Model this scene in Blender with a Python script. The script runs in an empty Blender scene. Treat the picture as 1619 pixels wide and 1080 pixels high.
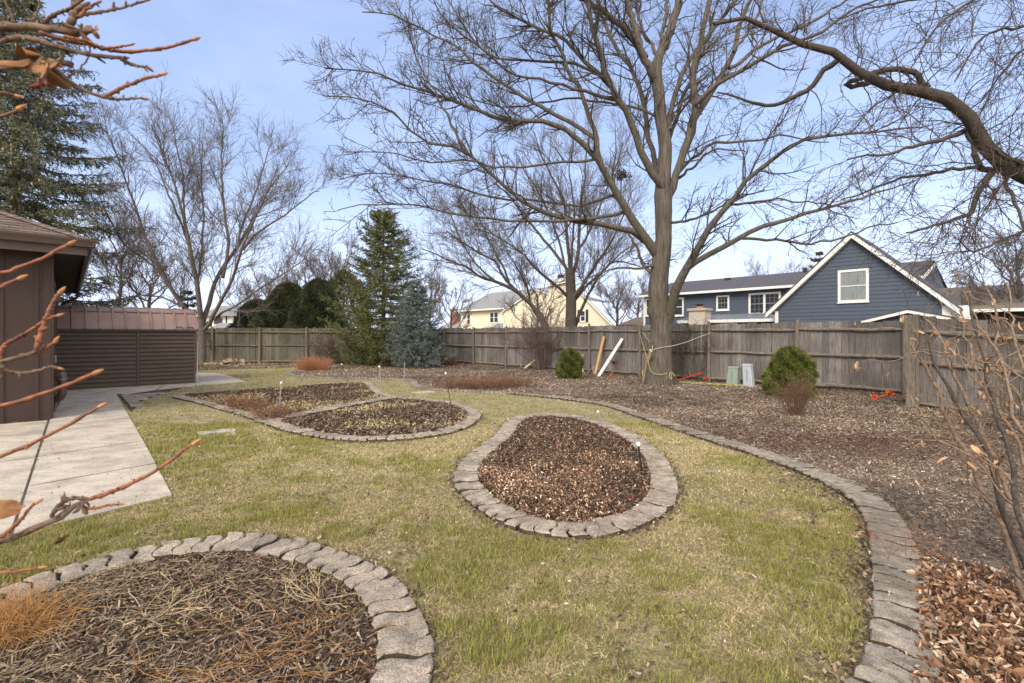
import bpy, math
import numpy as np
from mathutils import Vector
C = bpy.context.scene.collection
rng = np.random.default_rng(7)
F = 765.0; CX = 809.5; HY = 530.0; EYE = 1.45
DV = np.array([0.6777, -0.7354, 0.0]); NV = np.array([0.7354, 0.6777, 0.0])   # along the boundary fence / across it
ZV = np.array([0, 0, 1.0])

def W(px, py, Y):
    return np.array([(px-CX)*Y/F, Y, EYE+(HY-py)*Y/F])
def G(px, py, z=0.0):
    Y = F*(EYE-z)/(py-HY)
    return np.array([(px-CX)*Y/F, Y, z])
def H(px, py, c):                     # point on the vertical plane n.p = c
    rx = (px-CX)/F; Y = c/(NV[0]*rx+NV[1]); p = np.array([rx*Y, Y, 0])
    return float(p@DV), EYE+(HY-py)*Y/F
def FR(u, v, z):
    return DV*u + NV*v + ZV*z
def norm(a):
    return a/np.maximum(np.linalg.norm(a, axis=-1, keepdims=True), 1e-9)

# ------------------------------------------------------------------ materials
MATS = {}
def nodes_of(name):
    m = bpy.data.materials.new(name); m.use_nodes = True
    nt = m.node_tree; b = nt.nodes['Principled BSDF']
    return m, nt, b
def mat(name, cols, scale=5.0, rough=0.85, bump=0.3, stretch=(1,1,1), detail=6, island=0.0, attr=None, fine=None,
        bdist=0.01, metallic=0.0, spec=0.3, big=None, trans=0.0):
    """cols: list of (pos, (r,g,b)) read through noise; island: value variation per loose piece; attr: colour attribute"""
    m, nt, b = nodes_of(name); N = nt.nodes; L = nt.links
    tc = N.new('ShaderNodeNewGeometry'); mp = N.new('ShaderNodeMapping'); mp.inputs['Scale'].default_value = stretch
    L.new(tc.outputs['Position'], mp.inputs['Vector'])
    nz = N.new('ShaderNodeTexNoise'); nz.inputs['Scale'].default_value = scale; nz.inputs['Detail'].default_value = detail
    nz.inputs['Roughness'].default_value = 0.65
    L.new(mp.outputs[0], nz.inputs['Vector'])
    if attr:
        a = N.new('ShaderNodeAttribute'); a.attribute_name = attr; col = a.outputs['Color']
    else:
        r = N.new('ShaderNodeValToRGB'); el = r.color_ramp.elements
        while len(el) < len(cols): el.new(0.5)
        for e, (p, c) in zip(el, cols): e.position = p; e.color = (*c, 1)
        L.new(nz.outputs['Fac'], r.inputs['Fac']); col = r.outputs['Color']
    if big:                                  # broad weathering: (scale, colour, amount)
        n2 = N.new('ShaderNodeTexNoise'); n2.inputs['Scale'].default_value = big[0]; n2.inputs['Detail'].default_value = 3
        L.new(tc.outputs['Position'], n2.inputs['Vector'])
        mr = N.new('ShaderNodeMapRange'); mr.inputs['From Min'].default_value = 0.45; mr.inputs['From Max'].default_value = 0.7
        mr.inputs['To Max'].default_value = big[2]; L.new(n2.outputs['Fac'], mr.inputs['Value'])
        mx = N.new('ShaderNodeMixRGB'); mx.inputs['Color2'].default_value = (*big[1], 1)
        L.new(mr.outputs[0], mx.inputs['Fac']); L.new(col, mx.inputs['Color1']); col = mx.outputs[0]
    if fine:                                 # speckle: (scale, dark, light)
        n3 = N.new('ShaderNodeTexNoise'); n3.inputs['Scale'].default_value = fine[0]; n3.inputs['Detail'].default_value = 2
        L.new(tc.outputs['Position'], n3.inputs['Vector'])
        mr = N.new('ShaderNodeMapRange'); mr.inputs['From Min'].default_value = 0.3; mr.inputs['From Max'].default_value = 0.7
        mr.inputs['To Min'].default_value = fine[1]; mr.inputs['To Max'].default_value = fine[2]
        L.new(n3.outputs['Fac'], mr.inputs['Value'])
        vm = N.new('ShaderNodeVectorMath'); vm.operation = 'SCALE'
        L.new(col, vm.inputs[0]); L.new(mr.outputs[0], vm.inputs['Scale']); col = vm.outputs[0]
    if island:
        mr = N.new('ShaderNodeMapRange'); mr.inputs['To Min'].default_value = 1-island; mr.inputs['To Max'].default_value = 1+island
        L.new(tc.outputs['Random Per Island'], mr.inputs['Value'])
        vm = N.new('ShaderNodeVectorMath'); vm.operation = 'SCALE'
        L.new(col, vm.inputs[0]); L.new(mr.outputs[0], vm.inputs['Scale']); col = vm.outputs[0]
    L.new(col, b.inputs['Base Color'])
    b.inputs['Roughness'].default_value = rough; b.inputs['Metallic'].default_value = metallic
    b.inputs['Specular IOR Level'].default_value = spec
    if bump:
        bp = N.new('ShaderNodeBump'); bp.inputs['Strength'].default_value = bump; bp.inputs['Distance'].default_value = bdist
        L.new(nz.outputs['Fac'], bp.inputs['Height']); L.new(bp.outputs[0], b.inputs['Normal'])
    MATS[name] = m
    return m

def shades(c, a=0.6, b=1.35):
    return [(0.3, tuple(x*a for x in c)), (0.5, c), (0.72, tuple(min(1, x*b) for x in c))]
mat('bark_grey', shades((0.118,0.098,0.083), .38, 1.6), 5, .95, 1.0, (4,4,.4), bdist=0.05, big=(1.2,(0.105,0.115,0.07),.35))
mat('bark_dark', shades((0.080,0.066,0.056), .6, 1.4), 8, .95, .8, (5,5,1), bdist=0.02)
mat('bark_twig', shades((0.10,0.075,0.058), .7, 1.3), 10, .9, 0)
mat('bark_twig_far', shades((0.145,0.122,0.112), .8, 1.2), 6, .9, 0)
mat('bark_maple', shades((0.135,0.112,0.098), .6, 1.35), 5, .95, .6, (4,4,1), bdist=0.02)
mat('bark_leanlimb', shades((0.088,0.072,0.061), .45, 1.5), 14, .95, 1.0, (3,3,3), bdist=0.02)
mat('spruce_bark', shades((0.09,0.07,0.055)), 8, .95, .5)
mat('fence_grey', shades((0.158,0.140,0.131), .38, 1.6), 7, .95, .7, (7,7,.5), island=.32, big=(.9,(0.085,0.075,0.064),.75))
mat('fence_pale', shades((0.205,0.188,0.180), .42, 1.5), 7, .95, .7, (7,7,.5), island=.30, big=(.9,(0.105,0.09,0.08),.75))
mat('fence_mossy', shades((0.150,0.136,0.112), .42, 1.5), 7, .95, .7, (7,7,.5), island=.30, big=(.7,(0.085,0.082,0.058),.7))
mat('rail_wood', shades((0.20,0.170,0.140), .35, 1.7), 9, .95, .9, (1.2,1.2,5), bdist=.02)
mat('rail_moss', shades((0.17,0.155,0.09), .4, 1.6), 9, .95, .9, (1.2,1.2,5), bdist=.02)
mat('post_wood', shades((0.20,0.170,0.140), .5, 1.4), 8, .95, .7, (5,5,.7), bdist=.015)
mat('paver', shades((0.33,0.275,0.220), .55, 1.45), 11, .95, .9, island=.16, fine=(130,.45,1.5), bdist=.008, big=(2.5,(0.16,0.14,0.115),.7))
mat('paver_side', shades((0.07,0.056,0.045), .5, 1.5), 20, .95, .5)  # soil-stained sides, darkened further to paint in the shade between pavers
mat('paver_dark', shades((0.255,0.218,0.180), .5, 1.5), 11, .95, .9, island=.16, fine=(160,.6,1.35), bdist=.006, big=(1.5,(0.13,0.115,0.09),.7))
mat('concrete', shades((0.50,0.435,0.355), .74, 1.18), 3.2, .9, .3, (1,2.2,1), detail=9, fine=(70,.78,1.18), big=(1.9,(0.30,0.255,0.20),.85))
mat('joint', shades((0.07,0.06,0.05)), 20, .95, .2)
mat('soil', shades((0.075,0.055,0.042), .5, 1.5), 14, .98, 1.0, fine=(60,.6,1.4), bdist=.03)
mat('soil_grey', shades((0.20,0.155,0.12), .5, 1.4), 12, .98, 1.0, fine=(50,.55,1.5), bdist=.03, big=(.5,(0.10,0.07,0.055),.6))
mat('lawn_base', [(.30,(0.13,0.125,0.05)),(.44,(0.22,0.19,0.085)),(.56,(0.30,0.25,0.14)),(.68,(0.20,0.16,0.09)),(.78,(0.12,0.09,0.06))], 3.5, .98, .8, detail=10, fine=(70,.55,1.45), bdist=.02)
mat('blade', [], attr='Col', rough=.8, bump=0, spec=.2)
mat('chip', [], attr='Col', rough=.95, bump=0, spec=.1)
mat('siding_brown', shades((0.050,0.030,0.026), .85, 1.2), 12, .6, .12, (3,3,1), spec=.35)
mat('trim_brown', shades((0.078,0.055,0.047), .9, 1.15), 10, .55, .1)
mat('soffit', shades((0.045,0.032,0.027)), 10, .7, .1)
mat('gutter_brown', shades((0.085,0.060,0.050), .9, 1.15), 6, .35, .05, spec=.5)
mat('shingle_brown', shades((0.155,0.115,0.098), .6, 1.4), 22, .95, .6, island=.2, bdist=.01)
mat('shed_siding', shades((0.092,0.066,0.058), .85, 1.2), 5, .5, .1, (1,1,3), big=(.8,(0.075,0.072,0.05),.3))
mat('shed_roof', shades((0.22,0.135,0.12), .8, 1.25), 3, .42, .1, big=(1.1,(0.24,0.19,0.17),.7), spec=.5)
mat('blue_siding', shades((0.070,0.090,0.124), .92, 1.08), 3, .65, .05)
mat('white_trim', shades((0.74,0.73,0.71), .93, 1.04), 4, .6, .05)
mat('roof_slate', shades((0.085,0.080,0.092), .75, 1.3), 16, .95, .4, fine=(40,.75,1.25))
mat('roof_grey', shades((0.24,0.24,0.25), .8, 1.2), 8, .9, .2)
mat('roof_tan', shades((0.17,0.145,0.125), .7, 1.3), 10, .95, .3, island=.1)
mat('metal_roof', shades((0.20,0.22,0.25), .9, 1.1), 3, .4, .05)
mat('cream', shades((0.76,0.68,0.53), .95, 1.05), 2, .7, .05)
mat('glass', [(.3,(0.02,0.025,0.032)),(.7,(0.045,0.05,0.06))], 1.5, .22, 0, spec=.35)
mat('glass_curtain', [(.3,(0.16,0.18,0.185)),(.5,(0.24,0.265,0.27)),(.7,(0.12,0.14,0.15))], 3, .3, 0, (4,4,.6), spec=.3)
mat('shutter', shades((0.03,0.035,0.045)), 8, .6, .05)
mat('stone_light', [(.3,(0.36,0.30,0.25)),(.5,(0.58,0.52,0.45)),(.7,(0.42,0.40,0.38))], 5, .9, .6, (1,1,3), bdist=.03)
mat('brick', [(.3,(0.20,0.08,0.055)),(.7,(0.28,0.13,0.09))], 12, .9, .3)
mat('terracotta', shades((0.42,0.16,0.08)), 10, .8, .1)
mat('black_metal', shades((0.025,0.025,0.027)), 10, .5, .05)
mat('grey_metal', shades((0.30,0.31,0.33), .85, 1.15), 12, .4, .05, metallic=.3)
mat('green_plastic', shades((0.27,0.34,0.29), .92, 1.08), 4, .6, .05)
mat('grey_plastic', shades((0.42,0.47,0.52), .93, 1.06), 4, .55, .05)
mat('new_wood', shades((0.56,0.35,0.17), .8, 1.2), 7, .8, .2, (6,6,.8))
mat('pale_wood', shades((0.66,0.50,0.28), .85, 1.15), 7, .8, .2, (6,6,.8))
mat('white_paint', shades((0.78,0.78,0.76), .95, 1.03), 5, .6, .03)
mat('red_paint', shades((0.60,0.035,0.02)), 6, .5, .03)
mat('orange_flag', shades((0.70,0.13,0.03), .8, 1.1), 9, .7, .03)
mat('crimson', shades((0.30,0.015,0.03)), 9, .7, .03)
mat('yellow_rope', shades((0.50,0.46,0.16), .75, 1.2), 60, .8, .1)
mat('pale_rope', shades((0.62,0.58,0.46), .8, 1.15), 60, .8, .1)
mat('silver_cap', shades((0.75,0.76,0.77), .95, 1.02), 10, .4, 0)
mat('rust_metal', shades((0.075,0.055,0.045)), 20, .8, .1)
mat('firewood', shades((0.34,0.26,0.17), .45, 1.4), 14, .95, .5, island=.3)
mat('stone_flat', shades((0.42,0.38,0.32), .7, 1.25), 9, .95, .5, fine=(60,.8,1.2))
mat('twig_orange', shades((0.27,0.095,0.042), .5, 1.5), 45, .5, .5, (1,1,1), big=(28,(0.13,0.055,0.035),1.0), bdist=.002, fine=(300,.75,1.2))
mat('twig_brown', shades((0.13,0.080,0.055), .3, 2.2), 110, .85, 1.0, bdist=.004, big=(22,(0.26,0.19,0.145),.8))
mat('bud', shades((0.42,0.19,0.075), .5, 1.4), 90, .55, .2, bdist=.002)
mat('dead_leaf', shades((0.25,0.12,0.05), .5, 1.5), 35, .7, .4, bdist=.003)
mat('tan_leaf', shades((0.42,0.26,0.155), .6, 1.35), 35, .75, .3, bdist=.003)
mat('stem_tan', shades((0.20,0.14,0.10), .45, 1.6), 40, .8, .4, bdist=.003)
mat('needle', [], attr='Col', rough=.75, bump=0, spec=.25)

# ------------------------------------------------------------------ object helpers
ORIG = {}
def tag(o, label=None, cat=None, group=None, kind=None):
    if label: o['label'] = label
    if cat: o['category'] = cat
    if group: o['group'] = group
    if kind: o['kind'] = kind
    return o
def empty(name, loc, label, cat, group=None):
    o = bpy.data.objects.new(name, None); C.objects.link(o); o.location = tuple(float(x) for x in loc)
    o.empty_display_size = .1
    ORIG[o.name] = np.array(loc, float); return tag(o, label, cat, group)
def mesh_obj(name, V, faces_arrays, material, parent=None, smooth=False, col=None, origin=None):
    """faces_arrays: list of int arrays (n,k) with constant k each"""
    V = np.asarray(V, float)
    if parent is not None: org = ORIG[parent.name]
    elif origin is not None: org = np.asarray(origin, float)
    else: org = np.array([(V[:,0].min()+V[:,0].max())/2, (V[:,1].min()+V[:,1].max())/2, V[:,2].min()])
    me = bpy.data.meshes.new(name)
    me.vertices.add(len(V)); me.vertices.foreach_set('co', (V-org).astype(np.float32).ravel())
    fa = [np.asarray(f, dtype=np.int32) for f in faces_arrays if len(f)]
    loops = np.concatenate([f.ravel() for f in fa])
    starts = []; s = 0
    for f in fa:
        n, k = f.shape; starts.append(s+np.arange(n)*k); s += n*k
    starts = np.concatenate(starts).astype(np.int32)
    me.loops.add(len(loops)); me.loops.foreach_set('vertex_index', loops)
    me.polygons.add(len(starts)); me.polygons.foreach_set('loop_start', starts)
    me.polygons.foreach_set('use_smooth', np.full(len(starts), bool(smooth)))
    me.update(calc_edges=True)
    if col is not None:
        ca = me.color_attributes.new('Col', 'FLOAT_COLOR', 'POINT')
        cc = np.ones((len(V), 4), np.float32); cc[:, :3] = col; ca.data.foreach_set('color', cc.ravel())
    me.materials.append(MATS[material] if isinstance(material, str) else material)
    o = bpy.data.objects.new(name, me); C.objects.link(o)
    if parent is not None: o.parent = parent; ORIG[o.name] = org
    else: o.location = tuple(org); ORIG[o.name] = org
    return o
class MB:
    def __init__(s): s.V = []; s.Fq = {}; s.n = 0
    def add(s, verts, faces):
        b = s.n; s.V.extend([tuple(map(float, v)) for v in verts]); s.n += len(verts)
        for f in faces: s.Fq.setdefault(len(f), []).append([i+b for i in f])
        return s
    def hexa(s, P):                       # 8 corners: bottom 4 ccw, top 4 ccw
        return s.add(P, [(3,2,1,0),(4,5,6,7),(0,1,5,4),(1,2,6,5),(2,3,7,6),(3,0,4,7)])
    def fbox(s, u0, u1, v0, v1, z0, z1):
        return s.hexa([FR(u0,v0,z0),FR(u1,v0,z0),FR(u1,v1,z0),FR(u0,v1,z0),FR(u0,v0,z1),FR(u1,v0,z1),FR(u1,v1,z1),FR(u0,v1,z1)])
    def box(s, c, size, ax=None, ay=None, az=None):
        ax = np.array([1,0,0.]) if ax is None else ax; ay = np.array([0,1,0.]) if ay is None else ay; az = ZV if az is None else az
        c = np.asarray(c, float); a, b_, h = ax*size[0]/2, ay*size[1]/2, az*size[2]/2
        return s.hexa([c-a-b_-h, c+a-b_-h, c+a+b_-h, c-a+b_-h, c-a-b_+h, c+a-b_+h, c+a+b_+h, c-a+b_+h])
    def bar(s, p, q, w, t, up=ZV):       # rectangular bar from p to q
        p = np.asarray(p, float); q = np.asarray(q, float); d = norm(q-p); sd = norm(np.cross(d, up)); uu = np.cross(sd, d)
        a = sd*w/2; b_ = uu*t/2
        return s.hexa([p-a-b_, q-a-b_, q+a-b_, p+a-b_, p-a+b_, q-a+b_, q+a+b_, p+a+b_])
    def prism(s, poly, dirv):            # extrude a planar polygon
        poly = [np.asarray(p, float) for p in poly]; n = len(poly)
        V = poly+[p+dirv for p in poly]
        return s.add(V, [tuple(range(n))[::-1], tuple(range(n, 2*n))]+[(i, (i+1) % n, (i+1) % n+n, i+n) for i in range(n)])
    def tube(s, pts, radii, k=8, cap=True):
        P = np.asarray(pts, float)[None]; R = np.asarray(radii, float)[None] if np.ndim(radii) else np.full((1, len(pts)), radii)
        V, Fc = tube_arrays(P, R, k); fs = [tuple(f) for f in Fc]
        if cap: fs += [tuple(range(k))[::-1], tuple(range(len(V)-k, len(V)))]
        return s.add(V, fs)
    def build(s, name, m, parent=None, smooth=False, origin=None):
        return mesh_obj(name, np.array(s.V), [np.array(v) for v in s.Fq.values()], m, parent, smooth, None, origin)

def tube_arrays(P, R, k, seed=1):
    N, M, _ = P.shape; r = np.random.default_rng(seed)
    T = np.empty_like(P); T[:, 1:-1] = P[:, 2:]-P[:, :-2]; T[:, 0] = P[:, 1]-P[:, 0]; T[:, -1] = P[:, -1]-P[:, -2]; T = norm(T)
    ch = norm(P[:, -1]-P[:, 0]); ref = norm(np.cross(ch, r.normal(size=(N, 3))+.01))[:, None, :]
    U = norm(np.cross(T, np.broadcast_to(ref, T.shape))); Vv = np.cross(T, U)
    a = np.arange(k)*2*np.pi/k
    V = P[:, :, None, :]+R[:, :, None, None]*(np.cos(a)[None, None, :, None]*U[:, :, None, :]+np.sin(a)[None, None, :, None]*Vv[:, :, None, :])
    idx = np.arange(N*M*k).reshape(N, M, k); a0 = idx[:, :-1, :]; a1 = idx[:, 1:, :]
    Fc = np.stack([a0, np.roll(a0, -1, 2), np.roll(a1, -1, 2), a1], -1).reshape(-1, 4)
    return V.reshape(-1, 3), Fc
def tubes_obj(name, groups, material, parent=None, smooth=True, origin=None):
    """groups: list of (P,R,k)"""
    Vs = []; Fs = []; b = 0
    for i, (P, R, k) in enumerate(groups):
        if len(P) == 0: continue
        V, Fc = tube_arrays(P, R, k, i+3); Vs.append(V); Fs.append(Fc+b); b += len(V)
    return mesh_obj(name, np.concatenate(Vs), [np.concatenate(Fs)], material, parent, smooth, None, origin)

def catmull(pts, n, closed=False):
    P = np.asarray(pts, float)
    if closed: Q = np.vstack([P[-1], P, P[0], P[1]])
    else: Q = np.vstack([2*P[0]-P[1], P, 2*P[-1]-P[-2]])
    out = []
    for i in range(len(Q)-3):
        p0, p1, p2, p3 = Q[i:i+4]
        for t in np.linspace(0, 1, 24, endpoint=False):
            out.append(.5*((2*p1)+(-p0+p2)*t+(2*p0-5*p1+4*p2-p3)*t*t+(-p0+3*p1-3*p2+p3)*t**3))
    out.append(Q[-2]); out = np.array(out)
    s = np.r_[0, np.cumsum(np.linalg.norm(np.diff(out[:, :3], axis=0), axis=1))]
    t = np.linspace(0, s[-1], n)
    return np.stack([np.interp(t, s, out[:, j]) for j in range(out.shape[1])], 1), s[-1]

def grow(P, R, n, tr=(.15, 1), ang=(25, 60), ln=(.3, .6), M=6, wander=.18, trop=(0, 0, .05), rr=.6, r_end=.003, r_max=None, bias=(0, 0, .3),
         abs_len=False, tfall=.5, seed=0, rmin=.004):
    r = np.random.default_rng(seed)
    L = np.linalg.norm(np.diff(P, axis=1), axis=2).sum(1)
    idx = r.choice(len(P), n, p=L/L.sum())
    t = tr[0]+(tr[1]-tr[0])*r.random(n)
    f = t*(P.shape[1]-1); i = np.minimum(f.astype(int), P.shape[1]-2); w = (f-i)[:, None]
    A = P[idx, i]; B = P[idx, i+1]; pos = A*(1-w)+B*w; T = norm(B-A); rad = R[idx, i]*(1-w[:, 0])+R[idx, i+1]*w[:, 0]
    v = r.normal(size=(n, 3))+np.array(bias); v = norm(v-(v*T).sum(1, keepdims=True)*T)
    a = np.radians(ang[0]+(ang[1]-ang[0])*r.random(n))[:, None]
    D = norm(T*np.cos(a)+v*np.sin(a))
    base = (ln[0]+(ln[1]-ln[0])*r.random(n))
    CL = base*(1-tfall*t) if abs_len else base*L[idx]*(1-tfall*t)
    out = np.empty((n, M, 3)); out[:, 0] = pos; st = (CL/(M-1))[:, None]; tv = np.array(trop)
    for k in range(1, M):
        D = norm(D+r.normal(size=(n, 3))*wander+tv)
        out[:, k] = out[:, k-1]+D*st
    r0 = np.maximum(rad*rr*(.7+.3*r.random(n)), rmin)
    if r_max: r0 = np.minimum(r0, r_max)
    R2 = r0[:, None]*(1-np.linspace(0, 1, M)[None]**1.1)+r_end*np.linspace(0, 1, M)[None]
    R2 = np.maximum(R2, r_end)
    return out, R2

def traced(spec, Y0):
    """spec: (points [(px,py)...], r0px, r1px, dy_start, dy_end) -> 18-point limb with radii"""
    pts, r0, r1, y0, y1 = spec[:5]
    P = []; n = len(pts)
    for i, (x, y) in enumerate(pts):
        s = i/(n-1); P.append(W(x, y, Y0+y0+(y1-y0)*s))
    Q, L = catmull(P, 18)
    s = np.linspace(0, 1, 18); q = spec[5] if len(spec) > 5 else 1.0
    Rr = (r0+(r1-r0)*s**q)*(Q[:, 1])/F
    return Q, Rr

def vnoise(x, y, scale, seed):
    r = np.random.default_rng(seed); g = r.random((64, 64))
    X = x*scale; Y = y*scale; xi = np.floor(X).astype(int); yi = np.floor(Y).astype(int); fx = X-xi; fy = Y-yi
    fx = fx*fx*(3-2*fx); fy = fy*fy*(3-2*fy)
    a = g[xi % 64, yi % 64]; b = g[(xi+1) % 64, yi % 64]; c = g[xi % 64, (yi+1) % 64]; d = g[(xi+1) % 64, (yi+1) % 64]
    return (a*(1-fx)+b*fx)*(1-fy)+(c*(1-fx)+d*fx)*fy
def inpoly(x, y, poly):
    ins = np.zeros(len(x), bool); n = len(poly)
    for i in range(n):
        x1, y1 = poly[i][:2]; x2, y2 = poly[(i+1) % n][:2]
        if y1 == y2: continue
        c = ((y1 > y) != (y2 > y)) & (x < (x2-x1)*(y-y1)/(y2-y1)+x1); ins ^= c
    return ins
def sheet(name, poly, z, m, label=None, parent=None, kind='structure', th=0.0):
    import bmesh
    bm = bmesh.new(); vs = [bm.verts.new((float(p[0]), float(p[1]), z)) for p in poly]
    es = [bm.edges.new((vs[i], vs[(i+1) % len(vs)])) for i in range(len(vs))]
    bmesh.ops.triangle_fill(bm, edges=es, use_beauty=True)
    for f in bm.faces:
        if f.normal.z < 0: f.normal_flip()
    if th:
        for e in [e for e in bm.edges if len(e.link_faces) == 1]:
            a, b = e.verts
            c = bm.verts.new(a.co-Vector((0, 0, th))); d = bm.verts.new(b.co-Vector((0, 0, th)))
            bm.faces.new((a, b, d, c))
    me = bpy.data.meshes.new(name); bm.to_mesh(me); bm.free(); me.polygons.foreach_set('use_smooth', np.zeros(len(me.polygons), dtype=bool)); me.materials.append(MATS[m])
    o = bpy.data.objects.new(name, me); C.objects.link(o)
    if kind: o['kind'] = kind
    return o
# ================================================================== GROUND AND BEDS
def gp(pts, z=0.02): return np.array([G(x, y, z) for x, y in pts])
B1 = [(-260,1075),(-120,985),(0,937),(90,905),(170,882),(260,862),(340,852),(400,849),(450,854),(500,864),(560,884),(610,908),(645,938),(665,972),(679,1010),(684,1045),(680,1085),(662,1130),(630,1200)]
B2 = [(850,655),(900,657),(950,667),(1000,686),(1040,714),(1062,744),(1071,775),(1062,800),(1035,822),(990,840),(940,848),(890,848),(830,840),(785,822),(750,800),(725,775),(718,755),(733,727),(762,705),(786,686),(798,670),(815,660)]
B3R = [(414,668),(450,681),(500,691),(560,697),(620,696),(680,690),(722,681),(750,670),(760,657),(750,647),(726,638),(682,632),(632,628)]
B3L = [(414,668),(380,656),(347,647),(312,637),(285,631),(273,627),(290,622)]
B3T = [(478,609.5),(510,607),(545,605),(580,604),(592,610),(606,621),(632,628)]
BAR = [(632,628),(600,634),(560,641),(510,651),(460,661),(424,669)]
LB = [(475,585.5),(452,588.5),(450,592),(470,596),(500,597.5),(540,598.5),(590,599.3),(630,600.5),(645,603),(650,610),(668,615.5),(720,618.5),(794,622),(850,627),(887,631),(949,640),(1000,656),(1050,673),(1106,692),(1192,719),(1277,752),(1341,788),(1368,826),(1376,876),(1380,940),(1377,1003),(1357,1060),(1325,1110),(1280,1180)]
gB1, gB2, gB3R, gB3L, gB3T, gBAR, gLB = [gp(b) for b in (B1, B2, B3R, B3L, B3T, BAR, LB)]
cB1 = catmull(gB1, 160)[0]; cB2 = catmull(gB2, 160, True)[0]; cLB = catmull(gLB, 400)[0]
cB3 = np.vstack([catmull(gB3R, 120)[0], catmull(gB3T, 40)[0][::-1], catmull(gB3L, 60)[0][::-1]])
g = sheet('ground', [(-400,-60),(400,-60),(400,600),(-400,600)], -0.012, 'soil')
LAWN = [(-16,.4),(9,.4),(9,26),(-16,26)]
sheet('lawn', LAWN, 0.0, 'lawn_base')
sheet('grass_beyond', [(-120,27),(140,27),(140,140),(-120,140)], 0.0, 'lawn_base')

MUL = [tuple(p[:2]) for p in cLB]+[(12,.5),(18,12),(2,30),(-30,30),tuple(G(200,588)[:2]),tuple(G(315,586)[:2]),tuple(G(398,583)[:2]),tuple(G(470,581)[:2])]
sheet('mulch_bed', MUL, 0.006, 'soil_grey')
bed1 = [tuple(p[:2]) for p in cB1]+[(-.6,.5),(-3.5,.5)]
sheet('mulch_bed', bed1, 0.0065, 'soil')
bed2 = [tuple(p[:2]) for p in cB2[:-1]]
sheet('mulch_bed', bed2, 0.0065, 'soil')
# the far bed is one outline, crossed by a strip of pavers
far_out = [tuple(p[:2]) for p in catmull(gB3R, 120)[0]]+[tuple(p[:2]) for p in catmull(gB3T, 40)[0][::-1]][1:]+[tuple(p[:2]) for p in catmull(gB3L, 60)[0][::-1]][:-1]
sheet('mulch_bed', far_out, 0.0065, 'soil')

# ---- concrete
def pxpoly(pts, z=0.0): return [tuple(G(x, y, z)[:2]) for x, y in pts]
J = 0.012
main = pxpoly([(79,664),(107,617),(183,622),(205,660),(235,712),(272,783),(190,803),(105,824),(20,845)], .02)
path_main = sheet('path', main, 0.022, 'concrete', th=.05)
left = pxpoly([(75,664.5),(15,846),(-60,865),(-700,1150)], .02)+[(-9.5,2.5),(-9.0,7.0)]
path_left = sheet('patio', left, 0.022, 'concrete', th=.05)
strip = pxpoly([(60,614),(107,612),(215,605),(309,589),(350,590),(388,603),(310,609.5),(253,615.5),(196,623),(107,616)], .02)
sheet('path', strip, 0.018, 'concrete', th=.04)
jm = MB()
for a, b in [((0,730),(74,720)),((84,718),(224,697)),((48,768),(248,732)),((85,674),(203,661))]:
    p, q = G(*a, .023), G(*b, .023); jm.bar(p, q, .012, .003)
jm.bar(G(77,664.5,.023), G(17,846,.023), .018, .003)
jm.bar(G(247,616,.021), G(259,609.5,.021), .03, .003)
o = jm.build('path_joints', 'joint'); tag(o, kind='structure')

# tan brick strip between path and lawn
bs = pxpoly([(186,624),(253,616),(300,611),(262,621),(225,634),(207,652),(200,643)])
sheet('brick_strip', bs, 0.008, 'soil', kind='structure')
root = empty('brick_paving', G(215,632), 'small patch of tan brick pavers wedged between shed path and lawn', 'brick paving')
k = 0; e0 = G(190,626); e1 = G(290,612)
for i in range(26):
    for j in range(36):
        c = e0+NV*(.11+i*.215)+DV*(.06+j*.112)
        if inpoly(np.array([c[0]]), np.array([c[1]]), bs)[0]:
            m = MB(); m.box(c+ZV*.012, (.205,.102,.03), NV, DV); m.build('brick', 'paver', root)

mat('dirt_gap_shade', shades((0.028,0.021,0.016), .5, 1.5), 30, .98, .6)  # joint soil coloured near black to stand in for shade in the gaps
# ---- concrete edging pavers
def paver_mesh(seed):
    r = np.random.default_rng(seed); w, l = .105, .235; n = 9
    ys = np.linspace(-l/2, l/2, n); s = .019*np.sin(ys/l*2*np.pi)+r.normal(size=n)*.0012
    out = [(w/2+s[i], ys[i]) for i in range(n)]+[(0.01, l/2+.008)]+[(-w/2+s[i], ys[i]) for i in range(n)][::-1]+[(-.01, -l/2-.008)]
    out = np.array(out); m = len(out)
    ins = out*np.array([.88,.95])
    out = out+r.normal(size=out.shape)*.0022
    V = [(*p, -.03) for p in out]+[(*p, .030+r.normal()*.002) for p in out]+[(*p, .042+r.normal()*.002) for p in ins]+[(0, 0, .044)]
    Fc = []
    for i in range(m):
        j = (i+1) % m; Fc += [(i, j, m+j, m+i), (m+i, m+j, 2*m+j, 2*m+i)]
    me = bpy.data.meshes.new('paver'); me.from_pydata(V, [], Fc+[(2*m+i, 2*m+(i+1) % m, 3*m) for i in range(m)]); me.update()
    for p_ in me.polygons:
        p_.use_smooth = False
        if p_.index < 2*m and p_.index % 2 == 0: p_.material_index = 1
    return me
PVM = [paver_mesh(i) for i in range(5)]; PVMD = [paver_mesh(i+9) for i in range(5)]
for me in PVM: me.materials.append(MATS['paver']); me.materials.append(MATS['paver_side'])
for me in PVMD: me.materials.append(MATS['paver_dark']); me.materials.append(MATS['paver_side'])
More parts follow.
